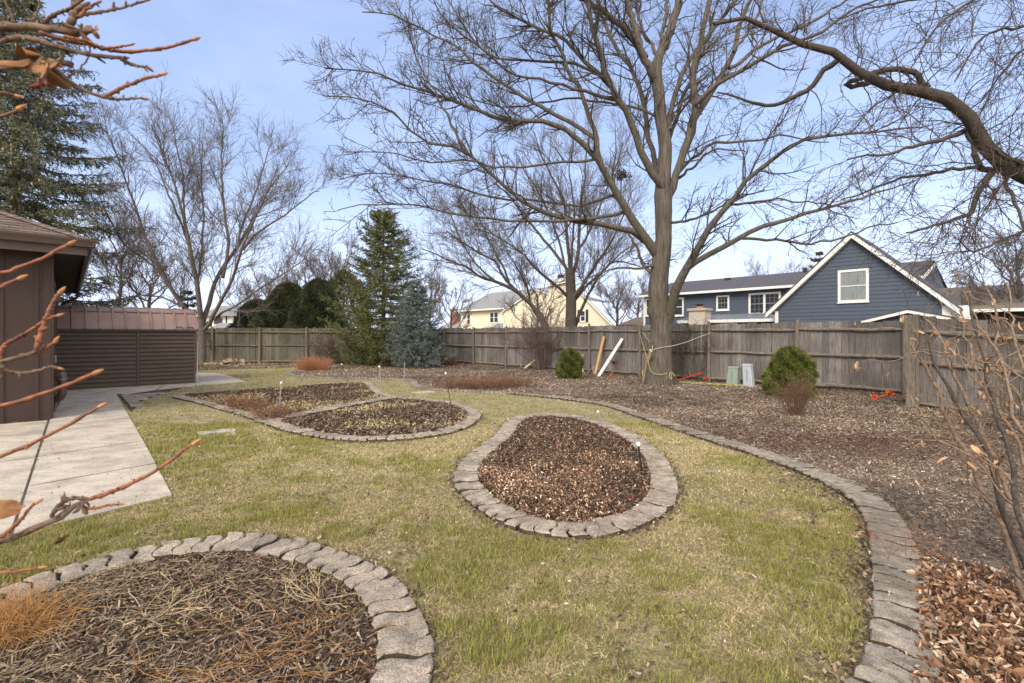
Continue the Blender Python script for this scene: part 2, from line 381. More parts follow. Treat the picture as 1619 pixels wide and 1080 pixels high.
def edging(curve, side, label, closed=False, meshes=PVM, spacing=.130, width=.235, limit=100, wobble=.03, z=0.0, group='paver edgings of the garden beds'):
    c = np.asarray(curve)[:, :2]; s = np.r_[0, np.cumsum(np.linalg.norm(np.diff(c, axis=0), axis=1))]
    n = max(2, int(s[-1]/spacing)); t = (np.arange(n)+.5)*s[-1]/n
    x = np.interp(t, s, c[:, 0]); y = np.interp(t, s, c[:, 1])
    tx = np.interp(t+.05, s, c[:, 0])-np.interp(t-.05, s, c[:, 0]); ty = np.interp(t+.05, s, c[:, 1])-np.interp(t-.05, s, c[:, 1])
    a = np.arctan2(ty, tx); r = np.random.default_rng(n)
    nx, ny = -np.sin(a)*side, np.cos(a)*side
    X = x+nx*width/2; Y = y+ny*width/2
    root = empty('stone_edging', (X.mean(), Y.mean(), 0), label, 'edging', group)
    cx_, cy_ = np.interp(np.r_[0, t, s[-1]], s, c[:, 0]), np.interp(np.r_[0, t, s[-1]], s, c[:, 1]); aa = np.r_[a[0], a, a[-1]]; NX, NY = -np.sin(aa)*side, np.cos(aa)*side
    V_ = np.concatenate([np.stack([cx_+NX*.006, cy_+NY*.006, 0*cx_+.016], 1), np.stack([cx_+NX*(width-.006), cy_+NY*(width-.006), 0*cx_+.016], 1)]); q_ = len(cx_)
    i_ = np.arange(q_-1); mesh_obj('joint_dirt_shade', V_, [np.stack([i_, i_+1, i_+q_+1, i_+q_], 1)], 'dirt_gap_shade', root)
    order = np.argsort(np.hypot(X, Y)); vis = [i for i in order if abs(X[i]) < 1.12*Y[i]+.3 and Y[i] > 1.2]
    keep = vis[:limit]; rest = vis[limit:]
    for i in keep:
        o = bpy.data.objects.new('paver', meshes[r.integers(5)]); C.objects.link(o); o.parent = root
        o.location = (X[i]-root.location.x+r.normal()*.004, Y[i]-root.location.y+r.normal()*.004, z+r.normal()*.005)
        o.rotation_euler = (r.normal()*.028, r.normal()*.028, a[i]+r.normal()*wobble); sc = 1+r.normal()*.02
        o.scale = (spacing/.128*.985, sc*width/.235, 1)
    if rest:
        Vs = []; Fs = []; b = 0
        for i in rest:
            me = meshes[r.integers(5)]; v = np.array([q.co[:] for q in me.vertices]); v[:, 1] *= width/.235
            ca, sa = math.cos(a[i]), math.sin(a[i])
            v2 = np.stack([v[:, 0]*ca-v[:, 1]*sa+X[i], v[:, 0]*sa+v[:, 1]*ca+Y[i], v[:, 2]+z+r.normal()*.003], 1)
            for p in me.polygons:
                Fs.append([q+b for q in p.vertices])
            Vs.append(v2); b += len(v)
        q4 = [f for f in Fs if len(f) == 4]; q3 = [f for f in Fs if len(f) == 3]
        o = mesh_obj('paver_run', np.concatenate(Vs), [np.array(q4), np.array(q3)], meshes[0].materials[0], root)
        o['kind'] = 'stuff'
    return root
edging(cB1, -1, 'grey wavy paver edging curving round the near bed of shredded bark and dead stalks', spacing=.130)
edging(cB2, -1, 'ring of wavy pavers round the pear shaped island bed full of brown leaves', spacing=.136)
edging(catmull(gB3R, 200)[0], 1, 'paver edging round the rounded right half of the split far bed')
edging(np.vstack([catmull(gB3L, 90)[0]]), -1, 'paver edging along the pointed left half of the split far bed', width=.22)
edging(catmull(gB3T, 60)[0], -1, 'short back edging of pavers behind the left half of the split far bed', width=.22)
edging(catmull(gBAR, 60)[0], -1, 'straight strip of pavers dividing the split far bed in two', width=.30, spacing=.145)
edging(cLB, 1, 'long S curved paver edging between lawn and the big mulch bed by the fence', meshes=PVMD, width=.25, spacing=.118)

# stepping stones in the lawn
for (px, py, w, d, lab) in [(342,684,.46,.28,'flat square concrete stone sunk in the lawn near the path'), (670,621,.5,.35,'small worn flat stone in the grass behind the split bed')]:
    p = G(px, py); m = MB(); r = np.random.default_rng(px)
    pts = [p+NV*(w/2*a)+DV*(d/2*b)+r.normal(size=3)*np.array([.012,.012,0]) for a, b in ((-1,-1),(-.3,-1.02),(.4,-.95),(1,-1),(1.02,.1),(.95,1),(.2,.97),(-.5,1.03),(-1,.95),(-.97,0))]
    m.prism(pts, ZV*.022); tag(m.build('flat_stone', 'stone_flat'), lab, 'paving stone')

# ================================================================== SCATTER
def colmix(n, pal, r, jitter=.18):
    pal = np.array([p[1] for p in pal]), np.array([p[0] for p in pal], float)
    i = r.choice(len(pal[0]), n, p=pal[1]/pal[1].sum()); c = pal[0][i]*(1+r.normal(size=(n, 1))*jitter)
    return np.clip(c, .005, .9)
def sample(n, x0, x1, y0, y1, inside, outs=(), seed=0, keep=None):
    r = np.random.default_rng(seed); x = x0+(x1-x0)*r.random(n); y = y0+(y1-y0)*r.random(n)
    m = np.abs(x) < 1.12*y+.35
    x, y = x[m], y[m]
    if inside is not None: m = inpoly(x, y, inside); x, y = x[m], y[m]
    for o_ in outs: m = ~inpoly(x, y, o_); x, y = x[m], y[m]
    if keep is not None: m = keep(x, y, r); x, y = x[m], y[m]
    return x, y
def blades(x, y, z, L, w, lean, r, updir=1.0):
    n = len(x); a = r.random(n)*2*np.pi; b = r.random(n)*2*np.pi
    p = np.stack([x, y, z], 1); side = np.stack([np.cos(a), np.sin(a), 0*a], 1)*w[:, None]/2
    d = norm(np.stack([np.cos(b)*lean, np.sin(b)*lean, np.full(n, updir)], 1))*L[:, None]
    V = np.stack([p-side, p+side, p+d], 1).reshape(-1, 3)
    return V, np.arange(3*n).reshape(-1, 3)
def chips(x, y, z0, L, w, tilt, r, bend=0.0, dirbias=None):
    n = len(x); a = r.random(n)*2*np.pi if dirbias is None else dirbias+r.normal(size=n)*.7
    t = r.normal(size=n)*tilt; rl = r.normal(size=n)*tilt*1.5
    A = np.stack([np.cos(a)*np.cos(t), np.sin(a)*np.cos(t), np.sin(t)], 1); S = np.stack([-np.sin(a), np.cos(a), 0*a], 1)
    S = norm(S+ZV*rl[:, None]); N_ = np.cross(A, S)
    p = np.stack([x, y, z0+np.abs(np.sin(t))*L/2+.004], 1)
    A = A*L[:, None]/2; S = S*w[:, None]/2
    if bend:
        bz = N_*(np.abs(r.normal(size=n))*bend*L)[:, None]
        V = np.stack([p-A*1.0, p-S-A*.15, p+A, p+S+A*.1, p-bz*0], 1)
        V[:, 0] += bz; V[:, 2] += bz*.8
        V = V[:, :4]
        Fc = np.array([[0, 1, 3], [1, 2, 3]])
        return V.reshape(-1, 3), (Fc[None]+np.arange(n)[:, None, None]*4).reshape(-1, 3)
    V = np.stack([p-A-S, p+A*1.1-S*.6, p+A+S*.9, p-A*.9+S], 1)
    return V.reshape(-1, 3), np.arange(4*n).reshape(-1, 4)
def leaves(x, y, z0, L, w, tilt, r):
    n = len(x); a = r.random(n)*2*np.pi; t = r.normal(size=n)*tilt; rl = r.normal(size=n)*tilt*1.2
    A = np.stack([np.cos(a)*np.cos(t), np.sin(a)*np.cos(t), np.sin(t)], 1); S = norm(np.stack([-np.sin(a), np.cos(a), rl], 1)); N_ = norm(np.cross(A, S)); N_[N_[:, 2] < 0] *= -1
    p = np.stack([x, y, z0+np.abs(np.sin(t))*L*.4+.005], 1); L = L[:, None]; w = w[:, None]
    f = (.15+.5*r.random(n))[:, None]*w; c = (r.normal(size=n)*.24)[:, None]*L
    k = lambda u, s_, h: p+A*L*u+S*w*s_+N_*(f*h+c*(u*u*4))
    V = np.stack([k(-.5,0,0), k(-.28,-.42,.7), k(.12,-.5,1), k(.5,.05,.1), k(.15,.5,1), k(-.25,.4,.7)], 1)
    Fc = np.array([[0,1,2,3],[0,3,4,5]])
    return V.reshape(-1, 3), (Fc[None]+np.arange(n)[:, None, None]*6).reshape(-1, 4)
def stuff(name, V, Fc, col, per, label, cat, m='chip'):
    o = mesh_obj(name, V, [Fc], m, None, False, np.repeat(col, per, axis=0), origin=(0, 4, 0))
    return tag(o, label, cat, None, 'stuff')
concrete_polys = [main, left, strip]
DK = (.065,.043,.030); MID = (.155,.108,.075); TAN = (.36,.265,.18); GRY = (.235,.185,.145); RED = (.16,.062,.036); PALE = (.52,.43,.33)

EDG = [c_[::3, :2] for c_ in (cB1, cB2, cLB[cLB[:, 1] < 9], np.array(far_out))]
def edge_dist(x, y):
    best = np.full(len(x), 9.0)
    for P_ in EDG:
        for a, b in zip(P_[:-1], P_[1:]):
            ab = b-a; m_ = (np.abs(x-a[0]) < .6) & (np.abs(y-a[1]) < .6)
            if not m_.any(): continue
            xx, yy = x[m_], y[m_]; t = np.clip(((xx-a[0])*ab[0]+(yy-a[1])*ab[1])/max(ab@ab, 1e-9), 0, 1)
            best[m_] = np.minimum(best[m_], np.hypot(xx-a[0]-t*ab[0], yy-a[1]-t*ab[1]))
    return best
# --- lawn grass in three depth bands
def lawnkeep(x, y, r):
    bare = vnoise(x, y, 1.9, 3)*.55+vnoise(x, y, 6, 4)*.45
    # thin, muddy turf along the long border on the right
    xb = np.interp(y, cLBs[:, 1], cLBs[:, 0]); near = np.clip(1-(xb-x)/.55, 0, 1)*(y < 5.5)
    e = edge_dist(x, y); edge = np.clip(1-(e-.015)/(.02+.10*vnoise(x, y, 9, 33)), 0, 1)
    return r.random(len(x)) > np.clip((bare-.56)*3.6, 0, .85)+near*.85*(vnoise(x, y, 4.5, 9) > .40)+edge
cLBs = cLB[cLB[:, 0] > 0]; cLBs = cLBs[np.argsort(cLBs[:, 1])]
allV = []; allC = []; nb = 0
for (n, y0, y1, L, w, sd) in [(430000,1.8,4.2,.033,.0048,1),(450000,4.2,8.0,.036,.0065,2),(300000,8.0,25,.040,.013,3)]:
    x, y = sample(n, -1.15*y1, 1.15*y1, y0, y1, LAWN, [MUL, bed1, bed2, far_out]+concrete_polys+[bs], sd, lawnkeep)
    r = np.random.default_rng(sd); k = len(x)
    nz = vnoise(x, y, 1.1, 11)*.30+vnoise(x, y, 3.1, 12)*.30+vnoise(x, y, 9, 13)*.22+vnoise(x, y, 24, 14)*.18
    # the right-hand and far lawn is more straw coloured
    straw = np.clip((nz-.48)*4.4+.54+.16*np.clip(x/2.5, -.6, 1)-.10*(y > 8), .06, .96)
    isS = r.random(k) < straw
    gcol = np.array([.205,.215,.062])*(1+r.normal(size=(k, 1))*.28)+r.random((k, 1))*np.array([.11,.075,.02])
    scol = np.array([.50,.40,.23])*(1+r.normal(size=(k, 1))*.32)
    col = np.where(isS[:, None], scol, gcol)
    dead = r.random(k) < .12; col[dead] = np.array([.17,.12,.075])*(.6+.8*r.random((dead.sum(), 1)))
    hg = np.where(isS, .5, 1.0)*(.6+.8*r.random(k))*(.35+1.4*vnoise(x, y, 11, 15))
    Ls = L*hg*np.where(isS, 1.3, 1.0); ws = w*(.7+.6*r.random(k))
    lean = np.where(isS, 2.2, .75)*(.3+r.random(k))
    V, Fc = blades(x, y, np.zeros(k), Ls, ws, lean, r)
    allV.append(V); allC.append(np.clip(col, .01, .9))
V = np.concatenate(allV); col = np.concatenate(allC)
stuff('grass', V, np.arange(len(V)).reshape(-1, 3), col, 3, 'patchy winter lawn of green and straw coloured grass', 'grass', 'blade')
x, y = sample(170000, -4.6, 4.6, 1.9, 5.0, LAWN, [MUL, bed1, bed2, far_out]+concrete_polys, 36, lambda x, y, r: edge_dist(x, y) > .02); r = np.random.default_rng(36); k = len(x)
V, Fc = blades(x, y, .002+.006*r.random(k), .022+.03*r.random(k), .003+.003*r.random(k), 3.0+3*r.random(k), r)
stuff('thatch', V, Fc, colmix(k, [(4,(.42,.33,.19)),(3,(.27,.205,.12)),(1.5,(.15,.11,.07)),(2.5,(.21,.21,.07))], r, .25), 3, 'flattened dead thatch between the grass blades in the near lawn', 'grass', 'blade')
x, y = sample(260000, -8, 6, 1.9, 9, LAWN, [MUL, bed1, bed2, far_out]+concrete_polys, 35, lambda x, y, r: r.random(len(x)) < np.clip(3.4/y, .2, 1))
r = np.random.default_rng(35); e = edge_dist(x, y); bare = vnoise(x, y, 1.9, 3)*.55+vnoise(x, y, 6, 4)*.45; xb = np.interp(y, cLBs[:, 1], cLBs[:, 0]); near = np.clip(1-(xb-x)/.55, 0, 1)*(y < 5.5)
m = r.random(len(x)) < np.clip((bare-.60)*.7, 0, .2)+near*.55*(vnoise(x, y, 4.5, 9) > .40)+np.clip(1-(e-.02)/(.03+.1*vnoise(x, y, 9, 33)), 0, 1)*.9
x, y = x[m], y[m]; k = len(x)
V, Fc = chips(x, y, .004+.012*r.random(k), .012+.022*r.random(k), .008+.012*r.random(k), .4, r)
stuff('soil_crumbs', V, Fc, colmix(k, [(5,(.10,.072,.05)),(3,(.16,.12,.085)),(1.2,(.28,.20,.13)),(.6,(.40,.30,.2))], r, .25), 4, 'bare dark soil and crumbs along the bed edges and thin lawn patches', 'soil')
# bits of debris lying on the lawn
x, y = sample(9000, -16, 9, 1.9, 22, LAWN, [MUL, bed1, bed2, far_out]+concrete_polys, 31, lambda x, y, r: r.random(len(x)) < np.clip(5/y**1.2, .08, 1))
r = np.random.default_rng(31); k = len(x)
V, Fc = leaves(x, y, np.full(k, .016), .014+.028*r.random(k)**2, .010+.012*r.random(k), .3, r)
stuff('lawn_litter', V, Fc, colmix(k, [(2,PALE),(4,TAN),(1,RED),(4,MID),(.5,(.7,.66,.6))], r), 6, 'small dead leaf scraps scattered over the lawn', 'leaf litter')

x, y = sample(60000, -9, -2, 3.5, 13, main, (), 37, lambda x, y, r: r.random(len(x)) < .02+.25*(vnoise(x, y, 1.5, 71) > .72)*.25); r = np.random.default_rng(37); k = len(x)
V, Fc = leaves(x, y, np.full(k, .024), .008+.02*r.random(k)**2, .005+.008*r.random(k), .2, r)
stuff('leaf_litter', V, Fc, colmix(k, [(3,MID),(3,TAN),(2,DK)], r), 6, 'tiny dry leaf crumbs scattered on the concrete path', 'leaf litter')

def erode(poly, d):                       # crude shrink towards the inside through edge distance
    P = np.array(poly)
    def f(x, y):
        best = np.full(len(x), 9.0)
        A = P; B = np.roll(P, -1, 0)
        for a, b in zip(A[::2], np.roll(A[::2], -1, 0)):
            ab = b-a; t = np.clip(((x-a[0])*ab[0]+(y-a[1])*ab[1])/max(ab@ab, 1e-9), 0, 1)
            best = np.minimum(best, np.hypot(x-a[0]-t*ab[0], y-a[1]-t*ab[1]))
        return best
    return f
# --- near bed: shredded bark
dist1 = erode(bed1, 0)
def in1(x, y, r): return dist1(x, y) > .235
x, y = sample(90000, -4.5, 0.2, 1.6, 3.7, bed1, (), 41, in1); r = np.random.default_rng(41); k = len(x)
V, Fc = chips(x, y, .004+.022*r.random(k), .012+.045*r.random(k)**2, .003+.007*r.random(k), .3, r)
stuff('bark_mulch', V, Fc, colmix(k, [(5,DK),(4,MID),(2.5,GRY),(1.4,TAN),(.5,RED)], r, .3), 4, 'dark shredded bark mulch filling the near bed', 'mulch')
# --- island bed
dist2 = erode(bed2, 0)
x, y = sample(62000, -.8, 2.6, 3.0, 8.6, bed2, (), 42, lambda x, y, r: dist2(x, y) > .22); r = np.random.default_rng(42); k = len(x)
V, Fc = chips(x, y, .004+.02*r.random(k), .02+.045*r.random(k), .006+.008*r.random(k), .35, r)
stuff('bark_mulch', V, Fc, colmix(k, [(5,DK),(4,MID),(1.2,GRY),(.8,TAN),(2,RED)], r, .3), 4, 'dark brown bark mulch inside the pear shaped island bed', 'mulch')
x, y = sample(110000, -.8, 2.6, 3.0, 8.6, bed2, (), 43, lambda x, y, r: (dist2(x, y) > .15+.10*vnoise(x, y, 6, 55)) & (r.random(len(x)) < np.clip(1.05-(y-3.5)/2.2+(vnoise(x, y, 3, 5)-.5)*2.0, .05, 1))); r = np.random.default_rng(43); k = len(x)
hump = np.clip((dist2(x, y)-.17)*.5, 0, .07)*np.clip((5.6-y)/1.5, .1, 1)
V, Fc = leaves(x, y, .012+hump*(.2+1.4*r.random(k)), .010+.030*r.random(k)**2, .004+.012*r.random(k), .65, r)
lv = (.75+1.2*(vnoise(x, y, 3.3, 77)*.5+vnoise(x, y, 10, 78)*.5))[:, None]
stuff('leaf_litter', V, Fc, lv*colmix(k, [(4,(.14,.082,.055)),(3,(.20,.122,.08)),(3,(.33,.235,.165)),(1.6,(.50,.39,.29)),(3,(.08,.050,.036))], r, .3), 6, 'curled brown leaves piled over the front of the island bed', 'leaf litter')
# --- split far bed
dist3 = erode(far_out, 0)
gb = gBAR[:, :2]; bar0, bar1 = gb[0], gb[-1]; bd = (bar1-bar0)/np.linalg.norm(bar1-bar0)
def offbar(x, y): return np.abs((x-bar0[0])*(-bd[1])+(y-bar0[1])*bd[0]+.10) > .17
x, y = sample(150000, -8.5, 0, 6.2, 14.5, far_out, (), 44, lambda x, y, r: (dist3(x, y) > .21) & offbar(x, y)); r = np.random.default_rng(44); k = len(x)
strawp = vnoise(x, y, 1.3, 21) > .68
V, Fc = chips(x, y, .004+.025*r.random(k), .03+.05*r.random(k), .008+.012*r.random(k), .35, r)
cc = colmix(k, [(5,DK),(5,MID),(2.5,GRY),(1.8,TAN),(.6,RED)], r, .3); sp = strawp & (r.random(k) < .5); cc[sp] = np.array([.45,.36,.20])*(1+r.normal(size=(sp.sum(), 1))*.2)
stuff('bark_mulch', V, Fc, cc, 4, 'brown wood mulch with straw patches in the split far bed', 'mulch')
# --- the big bed along the fence
def redzone(x, y):
    c = G(1330, 705); return np.exp(-(((x-c[0])/1.7)**2+((y-c[1])/.75)**2))
for (n, y0, y1, L, w, sd, name) in [(230000,1.9,6.5,.026,.007,51,'near'),(330000,6.5,12,.034,.009,52,'mid'),(260000,12,27,.055,.014,53,'far')]:
    x, y = sample(n, -1.15*y1, min(12, 1.15*y1), y0, y1, MUL, (), sd, None); r = np.random.default_rng(sd)
    m = (x*NV[0]+y*NV[1] < 15.0) & (y < 25.2); x, y = x[m], y[m]; k = len(x)
    rz = redzone(x, y)
    pn = np.clip(.5+(vnoise(x, y, .8, 22)*.4+vnoise(x, y, 2.6, 23)*.35+vnoise(x, y, 8, 24)*.25-.5)*1.9, 0, 1)
    V, Fc = chips(x, y, .006+.02*r.random(k), L*(.5+r.random(k)), w*(.5+r.random(k)), .3, r)
    cc = colmix(k, [(2.2,DK),(5,MID),(6,GRY),(2.8,TAN),(.7,PALE),(.5,RED)], r, .28)
    cc *= (.50+1.15*pn)[:, None]
    rd = r.random(k) < rz*.85; cc[rd] = colmix(rd.sum(), [(3,(.10,.042,.030)),(2,(.16,.065,.045)),(1,(.05,.03,.022))], r, .25)
    stuff('wood_mulch', V, Fc, np.clip(cc, .01, .9), 4, {'near':'grey brown wood chip mulch nearest the camera beside the long border','mid':'grey brown wood chip mulch in the middle of the fence bed','far':'wood chip mulch at the foot of the far fences'}[name], 'mulch')
# --- fallen leaves, dense at the lower right, thin elsewhere
c0 = np.array(G(1590, 1030)[:2])
def lk(x, y, r):
    d = np.hypot((x-c0[0])/.85, (y-c0[1])/.95); xb = np.interp(y, cLBs[:, 1], cLBs[:, 0])
    fence = np.abs(x*NV[0]+y*NV[1]-14.4) < .45
    return ((x-xb > .24) & (r.random(len(x)) < np.maximum(np.exp(-(d**4))*1.0, .012+.05*(redzone(x+.8, y+1) > .3)))) | (fence & (r.random(len(x)) < .06) & (x > 2))
x, y = sample(95000, -6, 11, 1.7, 19, MUL, (), 61, lk); r = np.random.default_rng(61)
m = (x*NV[0]+y*NV[1] < 14.8); x, y = x[m], y[m]; k = len(x)
x2, y2 = sample(26000, 1.4, 4.2, 1.7, 3.9, MUL, (), 62, lambda x, y, r: lk(x, y, r) & (np.hypot((x-c0[0])/.85, (y-c0[1])/.95) < 1.1))
x = np.r_[x, x2]; y = np.r_[y, y2]; k = len(x)
V, Fc = leaves(x, y, .012+.05*r.random(k)*np.exp(-(np.hypot((x-c0[0])/.8, (y-c0[1])/.85)**2)), .018+.046*r.random(k)**1.7, .007+.016*r.random(k), .55, r)
stuff('leaf_litter', V, Fc, colmix(k, [(3,(.27,.14,.08)),(4,(.36,.24,.155)),(2,(.55,.41,.30)),(4,(.18,.09,.05)),(2,(.08,.045,.03)),(.3,(.62,.57,.52))], r, .25), 6, 'orange and tan fallen leaves heaped beside the path of the long border', 'leaf litter')

# --- dry stalks and strands (vectorised little tubes)
def strands(name, x, y, z, L, r0, ang, wander, trop, mtl, label, cat, seed, M=7, k=3, kind='stuff', parent=None, dirv=None):
    r = np.random.default_rng(seed); n = len(x); P = np.empty((n, M, 3)); P[:, 0] = np.stack([x, y, z], 1)
    a = r.random(n)*2*np.pi; e = np.radians(ang[0]+(ang[1]-ang[0])*r.random(n))
    D = np.stack([np.cos(a)*np.cos(e), np.sin(a)*np.cos(e), np.sin(e)], 1)
    if dirv is not None: D = norm(D+dirv)
    for j in range(1, M):
        D = norm(D+r.normal(size=(n, 3))*wander*np.array([1,1,.35])+np.array(trop)); P[:, j] = P[:, j-1]+D*(L/(M-1))[:, None]
    P[:, :, 2] = np.maximum(P[:, :, 2], .012+.02*r.random(n)[:, None])
    R = np.broadcast_to(r0*(1-.6*np.linspace(0, 1, M))[None], (n, M))
    o = tubes_obj(name, [(P, R, k)], mtl, parent, True, origin=None if parent is None else None)
    if label: tag(o, label, cat, None, kind)
    return o
mat('straw', shades((0.46,0.35,0.22), .6, 1.35), 25, .8, 0)
mat('orange_grass', shades((0.46,0.25,0.095), .4, 1.5), 25, .7, 0)
x, y = sample(6500, -4.2, 0, 1.6, 3.6, bed1, (), 71, lambda x, y, r: in1(x, y, r) & (r.random(len(x)) < np.clip(.85-(x+2.4)*.55, .05, 1))); r = np.random.default_rng(71)
strands('dry_stalks', x, y, .02+.02*r.random(len(x)), (.06+.20*r.random(len(x))), .0015, (-5, 16), .28, (0,0,-.02), 'straw', 'pale dead stems lying in a tangle over the near bed', 'dry stalks', 72)
cO = G(440, 1050)[:2]
x, y = sample(1500, -1.6, -.2, 1.6, 2.5, bed1, (), 73, lambda x, y, r: in1(x, y, r) & (r.random(len(x)) < .28*np.exp(-((x-cO[0])/.55)**2-((y-cO[1])/.28)**2))); r = np.random.default_rng(73)
strands('dry_stalks', x, y, .02+.02*r.random(len(x)), .15+.3*r.random(len(x)), .0014, (0, 20), .22, (0,0,-.03), 'orange_grass', 'orange dead grass stems trailing across the front of the near bed', 'dry stalks', 74)
for (px, py, n, L, lab) in [(5,1010,900,.20,'bright orange clump of dead ornamental grass at the left of the near bed')]:
    c = G(px, py); r = np.random.default_rng(px)
    x = c[0]+r.normal(size=n)*.10; y = c[1]+r.normal(size=n)*.07
    o = strands('ornamental_grass', x, y, np.full(n, .02), L*(.6+.8*r.random(n)), .0018, (25, 80), .12, (0,0,-.16), 'orange_grass', lab, 'ornamental grass', 75, kind=None)
# pale branching stems with a few green buds in the near bed
for (px, py, s, lab) in [(505,955,78,'pale branching dead perennial with yellow green buds on the right of the near bed'), (232,985,79,'faint greyish perennial with a few green sprigs in the middle of the near bed')]:
    c = G(px, py); root = empty('perennial', c, lab, 'perennial'); r = np.random.default_rng(s)
    P = np.empty((9, 8, 3)); P[:, 0] = c+np.array([0,0,.02]); a = r.random(9)*6.28; D = np.stack([np.cos(a), np.sin(a), .15+0*a], 1)
    for j in range(1, 8): D = norm(D+r.normal(size=(9, 3))*.3*np.array([1,1,.2])); P[:, j] = P[:, j-1]+D*.045
    P[:, :, 2] = np.clip(P[:, :, 2], .02, .09); R = np.full((9, 8), .0022)
    P2, R2 = grow(P, R, 45, (.2,1), (30,70), (.05,.14), 5, .3, (0,0,.05), .7, .001, abs_len=True, seed=s, rmin=.0012)
    tubes_obj('stem', [(P, R, 4), (P2, R2, 3)], 'straw', root)
    n = 60; i = r.integers(len(P2), size=n); q = P2[i, -1]
    V, Fc = chips(q[:, 0], q[:, 1], q[:, 2], np.full(n, .012), np.full(n, .007), .8, r, .3)
    o = mesh_obj('bud_leaf', V, [Fc], 'blade', root, False, np.repeat(np.tile([[.42,.45,.07]], (n, 1)), 4, 0)); o['kind'] = 'stuff'
# ================================================================== FENCES
def fence(name_label, u0, u1, v, posts, ztop=1.80, mat_b='fence_grey', mat_r='rail_wood', zoff=lambda u: 0.0, board=.142, frame=(DV, NV), rails=(.10,.92,1.60), seed=0, post_h=1.86, postw=.10, skip=()):
    """boards on the far side (v+), split rails and posts on our side; u runs along the fence"""
    A, B = frame; r = np.random.default_rng(seed)
    def P(u, vv, z): return A*u+B*vv+ZV*z
    root = empty('fence', P((u0+u1)/2, v, 0), name_label, 'fence')
    edges = [u0]+[p for p in posts if u0 < p < u1]+[u1]
    for a, b in zip(edges[:-1], edges[1:]):
        if b-a < .15: continue
        m = MB(); u = a+.005
        while u < b-.02:
            w = min(board*(1+r.normal()*.07), b-u); zt = ztop+r.normal()*.014+zoff(u); z0 = -.02+zoff(u)+abs(r.normal())*.015
            dv = r.normal()*.005; g = .006+abs(r.normal())*.005; lean = r.normal()*.003
            q = [P(u, v+.055+dv, z0), P(u+w-g, v+.055+dv, z0), P(u+w-g, v+.075+dv, z0), P(u, v+.075+dv, z0)]
            e1, e2 = r.normal()*.008, r.normal()*.008
            t = [P(u+lean, v+.055+dv, zt+e1), P(u+lean+w-g, v+.055+dv, zt+e2), P(u+lean+w-g, v+.075+dv, zt+e2), P(u+lean, v+.075+dv, zt+e1)]
            m.hexa(q+t); u += w
        m.build('board_panel', mat_b, root)
        for z in rails:
            m = MB(); n = 9; s = np.linspace(0, 1, n); rad = .042+.007*r.normal()
            pts = [P(a+(b-a)*t_+(.03 if t_ == 0 else 0), v+.012+r.normal()*.003, z+zoff(a+(b-a)*t_)+r.normal()*.006+.012*math.sin(t_*3+z)) for t_ in s]
            m.tube(pts, rad*(1+r.normal(size=n)*.10)*np.r_[.6, np.ones(n-2), .6], 7); m.build('rail', mat_r, root)
    for p in posts:
        m = MB(); zz = zoff(p); h = post_h+r.normal()*.02; tl = r.normal(size=2)*.012; rr = postw/2
        m.tube([P(p, v-.02, zz-.1), P(p, v-.02, zz+.6), P(p+tl[0], v-.02+tl[1], zz+h-.01), P(p+tl[0], v-.02+tl[1], zz+h+.012)], [rr*1.05, rr, rr*.94, rr*.72], 9)
        m.build('post', 'post_wood', root)
    return root
VF = 14.9
uA = lambda px: H(px, 530, VF)[0]
u0 = uA(703); st = 2.44
postsA = [u0-1*st]+[u0+i*st for i in range(8)]
postsA = [uA(x) for x in (662, 703, 749, 800, 863, 932, 1012, 1121, 1260)]
uend = uA(1478)
root = fence('long weathered grey board fence running behind the big tree to the heavy corner post', uA(640), uend, VF, postsA+[uA(1430)], mat_b='fence_pale', seed=1)
# left back fence: frontal
XF = np.array([1., 0, 0]); YF = np.array([0, 1., 0])
xL = lambda px, Y=25.0: (px-CX)*Y/F
rootL = fence('mossy grey board fence across the back left, behind shed and maple', xL(60), xL(668), 25.0, [xL(p) for p in (112, 187, 262, 336, 410.6, 485.3, 559, 632)], ztop=1.82, mat_b='fence_mossy', mat_r='rail_moss', frame=(XF, YF), seed=2, postw=.13)
# near right fence
pB = np.array([(1447-CX)/F*9.75, 9.75, 0]); uB, vB = float(pB@DV), float(pB@NV)
zo = lambda u: -.085*(u-uB)
fence('darker nearer board fence at the right edge, starting at the heavy corner post', uB, uB+7.2, vB, [uB+.02, uB+2.5, uB+4.95], ztop=1.80, mat_b='fence_grey', seed=3, zoff=zo, rails=(.09,.90,1.53), postw=.10)
m = MB(); c = pB-DV*.05-NV*.12
m.hexa([c-DV*.072-NV*.072-ZV*.1, c+DV*.072-NV*.072-ZV*.1, c+DV*.072+NV*.072-ZV*.1, c-DV*.072+NV*.072-ZV*.1]+[c-DV*.066-NV*.066+ZV*1.84, c+DV*.066-NV*.066+ZV*1.86, c+DV*.066+NV*.066+ZV*1.87, c-DV*.066+NV*.066+ZV*1.85])
o = m.build('corner_post', 'post_wood'); tag(o, 'thick square timber corner post where the two right fences meet', 'fence post')
